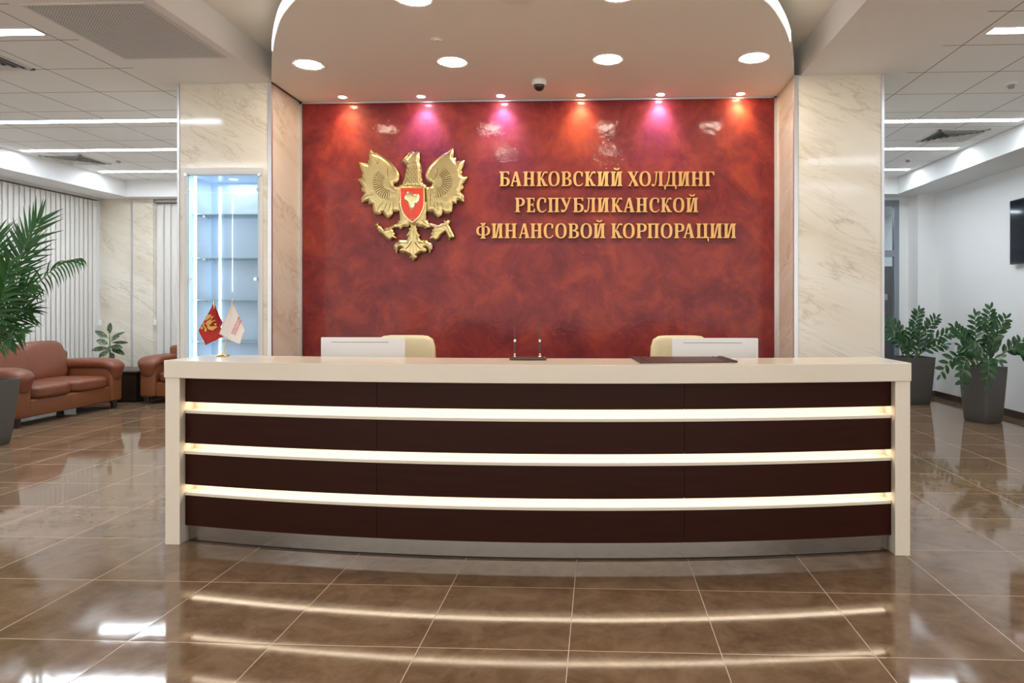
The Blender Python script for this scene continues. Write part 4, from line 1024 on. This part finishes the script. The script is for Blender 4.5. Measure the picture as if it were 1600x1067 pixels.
# ------------------------------------------------------------------ vertical blinds
def vertical_blind(name_label, p0, p1, ztop, z0, n, inward):
    """p0->p1: run of the rail in plan; inward: unit vector into the room"""
    p0, p1, inward = Vector(p0), Vector(p1), Vector(inward)
    t = thing('vertical_blind', name_label, 'window blind', ((p0.x + p1.x) / 2, (p0.y + p1.y) / 2, ztop), 0, 'closed vertical blinds')
    d = (p1 - p0); L = d.length; d.normalize()
    def slab(bm, a, b_, o0, o1, za, zb):
        q = [p0 + d * a + inward * o0, p0 + d * b_ + inward * o0, p0 + d * b_ + inward * o1, p0 + d * a + inward * o1]
        return prism_z(bm, [(v.x, v.y) for v in q], za, zb)
    obj('head_rail', slab(BM(), 0, L, 0.02, 0.075, ztop - 0.035, ztop), 'rail', t)
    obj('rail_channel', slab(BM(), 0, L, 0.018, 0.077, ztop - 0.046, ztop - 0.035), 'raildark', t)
    b = BM(); w = L / n
    for k in range(n):
        c_ = p0 + d * ((k + 0.5) * w) + inward * 0.045
        ang = -0.13 if inward.x > 0.5 else 0.20
        dd = d * math.cos(ang) + inward * math.sin(ang)
        nn = Vector((-dd.y, dd.x, 0))
        hw = w * 0.56
        prev = None
        cols = []
        for i in range(5):
            s_ = -1 + 2 * i / 4
            q = c_ + dd * (hw * s_) + nn * (0.006 * (1 - s_ * s_))
            cols.append((b.verts.new((q.x, q.y, z0)), b.verts.new((q.x, q.y, ztop - 0.05))))
        for a_, b2 in zip(cols, cols[1:]): b.faces.new((a_[0], b2[0], b2[1], a_[1]))
    obj('slats', b, 'blind', t, smooth='all')
    e_ = p0 + d * (L - 0.01) + inward * 0.10 if name_label.find('sofa') >= 0 else p0 + d * 0.01 + inward * 0.10
    b = BM(); tube(b, [(e_.x, e_.y, ztop - 0.04), (e_.x, e_.y, 1.14)], 0.003, 6)
    obj('cord', b, 'rail', t)
    b = BM(); rbox(b, e_.x - 0.018, e_.x + 0.018, e_.y - 0.018, e_.y + 0.018, 1.06, 1.15, 0.005, 2)
    obj('cord_weight', b, 'whiteplastic', t)
vertical_blind('closed white vertical blind along the side wall behind the two-seat sofa', (XL, 3.6, 0), (XL, 10.40, 0), SOF, 0.06, 76, (1, 0, 0))
vertical_blind('closed white vertical blind on the far wall behind the armchair', (xc_ + 0.01, YBL + 0.12, 0), (CL0 - 0.1, YBL + 0.12, 0), SOF - 0.02, 0.06, 28, (0, -1, 0))

# ------------------------------------------------------------------ leather seating
def arm_pad(bm, xc, w, d0, d1, ztop, zfront, yfront):
    """padded arm top that rolls down over the arm front; local: front faces -y"""
    path = [(d1, ztop - 0.03), (d1 - 0.15, ztop), (d0 + 0.22, ztop + 0.005), (d0 + 0.10, ztop - 0.01), (d0 + 0.03, ztop - 0.05), (d0, ztop - 0.11), (d0 + 0.005, ztop - 0.18), (d0 + 0.02, zfront)]
    rings = []
    n = 16
    for k, (y, z) in enumerate(path):
        a = path[max(k - 1, 0)]; c_ = path[min(k + 1, len(path) - 1)]
        ty, tz = c_[0] - a[0], c_[1] - a[1]; L = math.hypot(ty, tz); ty, tz = ty / L, tz / L
        ny_, nz_ = -tz, ty                      # normal in the y-z plane
        if nz_ < 0 and k < 4: ny_, nz_ = -ny_, -nz_
        if k >= 4 and ny_ > 0: ny_, nz_ = -ny_, -nz_
        hw = w / 2 * (1.0 if k < 5 else 1.0 - 0.14 * (k - 4)); hh = 0.072 if k < 6 else 0.05
        ring_ = []
        for i in range(n):
            an = 2 * PI * i / n
            cx2 = math.copysign(abs(math.cos(an)) ** 0.7, math.cos(an)) * hw; cz2 = math.copysign(abs(math.sin(an)) ** 0.8, math.sin(an)) * hh
            wr = 0.004 * math.sin(k * 2.7 + i)
            ring_.append(bm.verts.new((xc + cx2, y + ny_ * (cz2 - 0.06 + wr), z + nz_ * (cz2 - 0.06 + wr))))
        rings.append(ring_)
    for a, c_ in zip(rings, rings[1:]):
        for i in range(n): bm.faces.new((a[i], a[(i + 1) % n], c_[(i + 1) % n], c_[i]))
    bm.faces.new(rings[0]); bm.faces.new(rings[-1][::-1])
    return bm
def leather_seat(name, label, cat, width, nseat, loc, rz, depth=0.90, hb=0.90):
    t = thing(name, label, cat, loc, rz)
    h = width / 2; aw = 0.24
    d0, d1 = -depth / 2, depth / 2
    sw = width - 2 * aw
    b = rbox(BM(), -h + aw - 0.02, h - aw + 0.02, d0 + 0.05, d1, 0.10, 0.30, 0.02, 3)
    obj('base_frame', b, 'leather_side', t, local=True, smooth=True)
    for s in (-1, 1):
        b = BM()
        rbox(b, s * (h - aw / 2) - aw / 2 + 0.015, s * (h - aw / 2) + aw / 2 - 0.015, d0 + 0.03, d1, 0.10, 0.56, 0.035, 4)
        obj('arm', b, 'leather_side', t, local=True, smooth=True)
        sub = obj('arm_pad', arm_pad(BM(), s * (h - aw / 2), aw + 0.05, d0 - 0.02, d1 - 0.05, 0.66, 0.36, d0), 'leather', t, local=True, smooth='all')
        m_ = sub.modifiers.new('round', 'SUBSURF'); m_.levels = 1; m_.render_levels = 2
    obj('back_frame', rbox(BM(), -h + 0.06, h - 0.06, d1 - 0.16, d1, 0.10, hb - 0.12, 0.05, 4), 'leather_side', t, local=True, smooth=True)
    w1 = sw / nseat
    for k in range(nseat):
        xc = -sw / 2 + (k + 0.5) * w1
        obj('seat_cushion', pillow(BM(), (xc, -0.06, 0.37), (w1 / 2 + 0.004, depth / 2 - 0.07, 0.085), 5, 10), 'leather', t, local=True, smooth='all')
        R = Matrix.Translation((xc, d1 - 0.17, 0.65)) @ Matrix.Rotation(math.radians(-13), 4, 'X')
        obj('back_cushion', pillow(BM(), (0, 0, 0), (w1 / 2 + 0.03, 0.125, 0.265 + (hb - 0.90)), 4.5, 10, R), 'leather', t, local=True, smooth='all')
    for sx in (-1, 1):
        for yy in (d0 + 0.10, d1 - 0.06):
            b = lathe(BM(), [(0, 0.0), (0.034, 0.0), (0.046, 0.101), (0, 0.101)], (sx * (h - 0.09), yy, 0), 12)
            v0 = b.verts[:]
            obj('foot', b, 'darkwood', t, local=True, smooth=True)
    return t
leather_seat('leather_sofa', 'brown leather two-seat sofa beside the large palm', 'sofa', 1.72, 2, (-6.86, 8.16, 0), PI / 2)
leather_seat('leather_armchair', 'brown leather armchair half hidden behind the lit column', 'armchair', 1.02, 1, (-5.93, 9.72, 0), math.radians(7))
# low dark corner table
tx0, tx1, ty0, ty1 = -7.45, -6.53, 9.42, 10.2
t = thing('side_table', 'low dark side table between the sofa and the armchair', 'table', ((tx0 + tx1) / 2, (ty0 + ty1) / 2, 0))
obj('table_top', rbox(BM(), tx0, tx1, ty0, ty1, 0.405, 0.44, 0.006, 2), 'darkwood', t, smooth=True)
obj('cabinet_body', rbox(BM(), tx0 + 0.02, tx1 - 0.02, ty0 + 0.015, ty1 - 0.02, 0.03, 0.405, 0.006, 2), 'darkwood', t, smooth=True)
obj('base', box(BM(), tx0 + 0.04, tx1 - 0.04, ty0 + 0.05, ty1 - 0.04, 0.0, 0.03), 'groove', t)

# ------------------------------------------------------------------ plants
def leaf(bm, base, d, n, L, w, curl=0.15, fold=0.15, segs=5, tip=0.0, shape='oval'):
    """one leaf blade: base point, direction d, surface normal n"""
    d = Vector(d).normalized(); n = Vector(n); n = (n - d * n.dot(d))
    if n.length < 1e-4: n = Vector((0, 0, 1)) - d * d.z
    n.normalize(); s = d.cross(n)
    prev = None
    p = Vector(base)
    for k in range(segs + 1):
        t = k / segs
        if shape == 'oval': hw = w * 0.5 * math.sin(PI * min(1, (t * 0.93 + 0.05))) ** 0.75
        else: hw = w * 0.5 * min(1.0, t * 6 + 0.25) * (1 - t) ** 0.55
        if k == segs: hw = 0.0008
        c_ = p + d * (L * t) - n * (curl * L * t * t) 
        e = n * (fold * hw)
        row = (bm.verts.new(c_ + s * hw + e), bm.verts.new(c_), bm.verts.new(c_ - s * hw + e))
        if prev:
            bm.faces.new((prev[0], prev[1], row[1], row[0])); bm.faces.new((prev[1], prev[2], row[2], row[1]))
        prev = row
def square_pot(bm, cx, cy, wt, wb, h, rz, r=0.12):
    n = 6
    def ring_(w, z, inset=0.0):
        out = []
        hw = w / 2 - inset; rr = hw * r * 2
        for q in range(4):
            for k in range(n + 1):
                a = q * PI / 2 + k / n * PI / 2
                sx, sy = (1 if q in (0, 3) else -1), (1 if q in (0, 1) else -1)
                x, y = sx * (hw - rr) + rr * math.cos(a), sy * (hw - rr) + rr * math.sin(a)
                out.append(bm.verts.new((cx + x * math.cos(rz) - y * math.sin(rz), cy + x * math.sin(rz) + y * math.cos(rz), z)))
        return out
    R = [ring_(wb - 0.02, 0.0), ring_(wb, 0.015)] + [ring_(wb + (wt - wb) * (k / 6) ** 0.85, 0.015 + (h - 0.015) * k / 6) for k in range(1, 7)] + [ring_(wt, h, 0.018), ring_(wt, h - 0.06, 0.022)]
    for a, b_ in zip(R, R[1:]):
        m_ = len(a)
        for i in range(m_): bm.faces.new((a[i], a[(i + 1) % m_], b_[(i + 1) % m_], b_[i]))
    bm.faces.new(R[0][::-1])
    return bm
def planter(t, cx, cy, wt, wb, h, rz):
    obj('pot', square_pot(BM(), cx, cy, wt, wb, h, rz), 'pot', t, smooth=True)
    b = BM(); hw = wt / 2 - 0.024
    c, s = math.cos(rz), math.sin(rz)
    prism_z(b, [(cx + x * c - y * s, cy + x * s + y * c) for x, y in ((-hw, -hw), (hw, -hw), (hw, hw), (-hw, hw))], h - 0.06, h - 0.03)
    obj('soil', b, 'soil', t)
def zz_stem(t, p0, ctrl, tip, nl, L, w, face, t0=0.28):
    path = bez(p0, ctrl, tip, 22)
    st = obj('stem', tube(BM(), path, [0.011 - 0.008 * i / 22 for i in range(23)], 7), 'zzstem', t, smooth='all')
    b = BM()
    for k in range(nl):
        f_ = t0 + (1 - t0) * (k + 0.3) / nl
        i = min(int(f_ * 22), 21); fr_ = f_ * 22 - i
        p = path[i].lerp(path[i + 1], fr_); tan = (path[i + 1] - path[i]).normalized()
        n = Vector(face); side = tan.cross(n).normalized() * (1 if k % 2 else -1)
        d = tan * 0.62 + side * 0.85 + n * random.uniform(-0.15, 0.30)
        sc = (0.75 + 0.5 * math.sin(PI * min(1, 0.2 + 0.75 * k / nl))) * random.uniform(0.88, 1.1)
        leaf(b, p, d, n + Vector((random.uniform(-.3, .3), random.uniform(-.3, .3), random.uniform(-.1, .3))), L * sc, w * sc, random.uniform(0.02, 0.2), 0.25, 6)
    leaf(b, path[-1], (path[-1] - path[-2]), face, L * 0.8, w * 0.7, 0.05, 0.2, 6)
    obj('leaves', b, 'zz', st)
def px(u, v, y): return on_y(u, v, y)
random.seed(21)
# far east planter
PX1, PY1 = 4.42, 9.82
t = thing('potted_plant', 'glossy dark green plant in a tall grey planter beside the glass door', 'potted plant', (PX1, PY1, 0), 0, 'glossy plants in tall grey planters')
planter(t, PX1, PY1, 0.43, 0.33, 0.655, 0.1)
def cp(x, y): return (1370 + x / 6.957, 470 + y / 6.957)
for (tip, ctrl, dy, nl) in (((130, 212), (300, 330), 0.0, 13), ((62, 355), (240, 360), -0.12, 11), ((452, 108), (420, 300), -0.03, 16), ((650, 185), (530, 300), 0.05, 14), ((815, 350), (600, 380), -0.05, 13), ((745, 470), (600, 470), -0.18, 10), ((360, 300), (370, 450), -0.15, 9), ((480, 330), (450, 470), -0.2, 9), ((250, 450), (330, 480), -0.2, 8), ((560, 400), (500, 500), 0.1, 9), ((210, 330), (340, 480), 0.12, 10)):
    p0 = Vector((PX1 + random.uniform(-.12, .12), PY1 + random.uniform(-.10, .10), 0.61))
    zz_stem(t, p0, px(*cp(*ctrl), PY1 + dy * 0.6), px(*cp(*tip), PY1 + dy), nl, 0.105, 0.046, (0.1, -1, 0.35))
# near east planter
PX2, PY2 = 4.54, 8.30
t = thing('potted_plant', 'glossy plant with drooping stems in a grey planter under the television', 'potted plant', (PX2, PY2, 0), 0, 'glossy plants in tall grey planters')
planter(t, PX2, PY2, 0.385, 0.30, 0.655, 0.45)
for (tip, ctrl, dy, nl, t0) in (((690, 800), (870, 440), -0.15, 9, 0.45), ((930, 950), (930, 430), -0.28, 11, 0.45), ((835, 285), (1000, 400), 0.05, 15, 0.3), ((1065, 150), (1095, 400), -0.02, 12, 0.35), ((1240, 80), (1170, 350), 0.04, 15, 0.35), ((1410, 190), (1260, 350), -0.05, 13, 0.35), ((1640, 600), (1500, 380), -0.10, 10, 0.45), ((1590, 420), (1400, 560), 0.0, 8, 0.5), ((1190, 905), (1290, 430), -0.36, 9, 0.5), ((900, 480), (1060, 520), -0.2, 9, 0.35), ((1010, 470), (1090, 560), -0.22, 9, 0.35), ((1290, 390), (1230, 560), -0.12, 9, 0.4), ((1200, 420), (1190, 560), 0.1, 9, 0.35), ((940, 560), (1040, 560), 0.12, 8, 0.3), ((1330, 660), (1260, 560), -0.25, 7, 0.3)):
    p0 = Vector((PX2 + random.uniform(-.11, .11), PY2 + random.uniform(-.10, .10), 0.61))
    zz_stem(t, p0, px(*cp(*ctrl), PY2 + dy * 0.6), px(*cp(*tip), PY2 + dy), nl, 0.10, 0.048, (0.05, -1, 0.3), t0)

# kentia palm at the picture edge
PXP, PYP = -6.03, 6.40
t = thing('potted_palm', 'tall feathery palm in a grey planter at the left picture edge', 'potted palm', (PXP, PYP, 0))
planter(t, PXP, PYP, 0.50, 0.38, 0.64, 0.0)
random.seed(5)
def frond(p0, ctrl, tip, t0, n, L, w, droop, face=(0.15, -1, 0.2)):
    N_ = 30
    path = bez(p0, ctrl, tip, N_)
    st = obj('frond', tube(BM(), path, [0.010 - 0.0085 * i / N_ for i in range(N_ + 1)], 6), 'zzstem', t, smooth='all')
    b = BM()
    for k in range(n):
        f_ = t0 + (1 - t0) * (k / n)
        i = min(int(f_ * N_), N_ - 1); p = path[i].lerp(path[i + 1], f_ * N_ - i); tan = (path[i + 1] - path[i]).normalized()
        for s in (-1, 1):
            fc = Vector(face) + Vector((random.uniform(-.15, .15), 0, random.uniform(-.15, .15)))
            side = tan.cross(fc).normalized() * s
            kk = k / n
            d = (tan * (0.45 + 0.75 * kk) + side * (0.85 - 0.35 * kk) + Vector((0, 0, -droop * 0.25)) + Vector((random.uniform(-.07, .07), random.uniform(-.15, .15), random.uniform(-.07, .07)))).normalized()
            ln = 0.86 * L * (0.62 + 0.55 * math.sin(PI * (0.15 + 0.8 * kk))) * random.uniform(0.9, 1.08)
            # a strap that bends down with its own weight
            prev = None; q = Vector(p); dd = d.copy(); segs = 7
            nrm = fc.normalized()
            for j in range(segs + 1):
                tt = j / segs; hw = w * 0.40 * min(1, 0.35 + tt * 4) * max(0.03, (1 - tt ** 2.2))
                sd = dd.cross(nrm)
                if sd.length < 1e-3: sd = Vector((1, 0, 0))
                sd.normalize()
                row = (b.verts.new(q + sd * hw), b.verts.new(q - sd * hw))
                if prev: b.faces.new((prev[0], prev[1], row[1], row[0]))
                prev = row
                dd = (dd + Vector((0, 0, -droop * 0.16 * (0.4 + tt)))).normalized(); q = q + dd * (ln / segs)
    obj('leaflets', b, 'palm', st, smooth='all')
def cq(x, y): return (x / 3.814, 320 + y / 3.814)
SPEC = [  # base y, tip, ctrl, depth, t0, n, L, w, droop  (tip, ctrl in the traced crop)
    ((250, 70), (40, 380), 0.05, 0.60, 12, 0.34, 0.040, 0.10),
    ((150, 210), (110, 480), 0.25, 0.58, 15, 0.34, 0.030, 0.05),
    ((490, 318), (190, 330), -0.10, 0.50, 16, 0.20, 0.022, 2.2),
    ((200, 470), (30, 520), -0.25, 0.45, 14, 0.30, 0.032, 0.25),
    ((190, 640), (90, 560), -0.05, 0.45, 13, 0.26, 0.028, 0.5),
    ((150, 770), (80, 700), -0.30, 0.45, 11, 0.22, 0.026, 0.5),
    ((60, 330), (10, 600), -0.30, 0.50, 13, 0.36, 0.040, 0.3),
    ((-40, 180), (-60, 500), 0.10, 0.55, 13, 0.38, 0.040, 0.25),
    ((-160, 300), (-140, 450), -0.15, 0.5, 13, 0.38, 0.036, 0.4),
    ((-260, 480), (-190, 450), 0.20, 0.5, 13, 0.36, 0.034, 0.5),
    ((30, 480), (-20, 650), -0.35, 0.4, 12, 0.36, 0.042, 0.35),
    ((-80, 640), (-60, 640), -0.40, 0.4, 10, 0.34, 0.036, 0.5),
    ((110, 560), (50, 700), 0.20, 0.4, 12, 0.30, 0.034, 0.4),
    ((-30, 420), (-40, 640), 0.30, 0.4, 12, 0.36, 0.040, 0.3),
    ((70, 800), (40, 760), -0.35, 0.5, 9, 0.20, 0.026, 0.6)]
for (tip, ctrl, dy, t0, n, L, w, dr) in SPEC:
    p0 = Vector((PXP + random.uniform(-.08, .08), PYP + random.uniform(-.08, .08), 0.60))
    frond(p0, px(*cq(*ctrl), PYP + dy * 0.5), px(*cq(*tip), PYP + dy), t0, n, L, w, dr)

# variegated plant on the low table
YD = 9.80
def cd(x, y): return (130 + x / 6.27, 480 + y / 6.27)
pc = px(*cd(255, 600), YD)
t = thing('potted_plant', 'small plant with speckled variegated leaves standing on the low table behind the sofa arm', 'potted plant', (pc.x, YD, 0.44))
obj('pot', lathe(BM(), [(0, 0), (0.075, 0), (0.10, 0.12), (0.105, 0.13), (0.095, 0.13), (0.09, 0.11), (0, 0.11)], (pc.x, YD, 0.44), 28), 'whiteplastic', t, smooth=True)
obj('stem', tube(BM(), [(pc.x, YD, 0.54), px(*cd(262, 480), YD), px(*cd(262, 380), YD), px(*cd(258, 270), YD)], [0.012, 0.011, 0.009, 0.006], 8), 'zzstem', t, smooth='all')
random.seed(11)
for (bx_, by_, tx_, ty_, dy, w) in ((258, 275, 262, 150, 0.0, 0.075), (258, 310, 112, 228, -0.06, 0.080), (262, 300, 410, 238, 0.10, 0.05), (262, 330, 350, 280, -0.14, 0.085), (258, 365, 128, 322, -0.08, 0.085), (264, 345, 438, 345, 0.02, 0.055), (258, 400, 76, 415, -0.05, 0.08), (264, 380, 380, 395, -0.12, 0.085), (264, 390, 405, 462, -0.10, 0.075), (260, 420, 148, 490, -0.10, 0.085), (260, 400, 200, 470, -0.18, 0.085), (264, 420, 370, 438, 0.08, 0.06), (262, 370, 250, 420, -0.2, 0.08), (262, 440, 300, 500, -0.12, 0.07)):
    a = px(*cd(bx_, by_), YD); e_ = px(*cd(tx_, ty_), YD + dy)
    b = BM(); d = e_ - a
    tube(b, [a, a + d * 0.18], 0.004, 6)
    leaf(b, a + d * 0.15, d, (0.1, -0.9, 0.5), d.length * 0.85, w, 0.06, 0.18, 8)
    obj('leaf', b, 'dieff', t, smooth='all')

# ------------------------------------------------------------------ television on the east wall
XT = XR - 0.07
pt0, pt1 = on_x(1577.5, 314, XT), on_x(1577.5, 413.5, XT)
y1, zt1, zb1 = pt0.y, pt0.z, pt1.z
t = thing('television', 'black flat television mounted on the white wall at the right picture edge', 'television', (XR - 0.05, y1 - 0.65, zb1))
obj('casing', rbox(BM(), XT, XT + 0.035, y1 - 1.30, y1, zb1, zt1, 0.006, 2), 'black', t, smooth=True)
obj('screen', box(BM(), XT - 0.0015, XT + 0.001, y1 - 1.285, y1 - 0.015, zb1 + 0.025, zt1 - 0.015), 'screen', t)
obj('wall_mount', box(BM(), XT + 0.030, XR, y1 - 0.85, y1 - 0.30, zb1 - 0.05, zb1 + 0.4), 'whiteplastic', t)
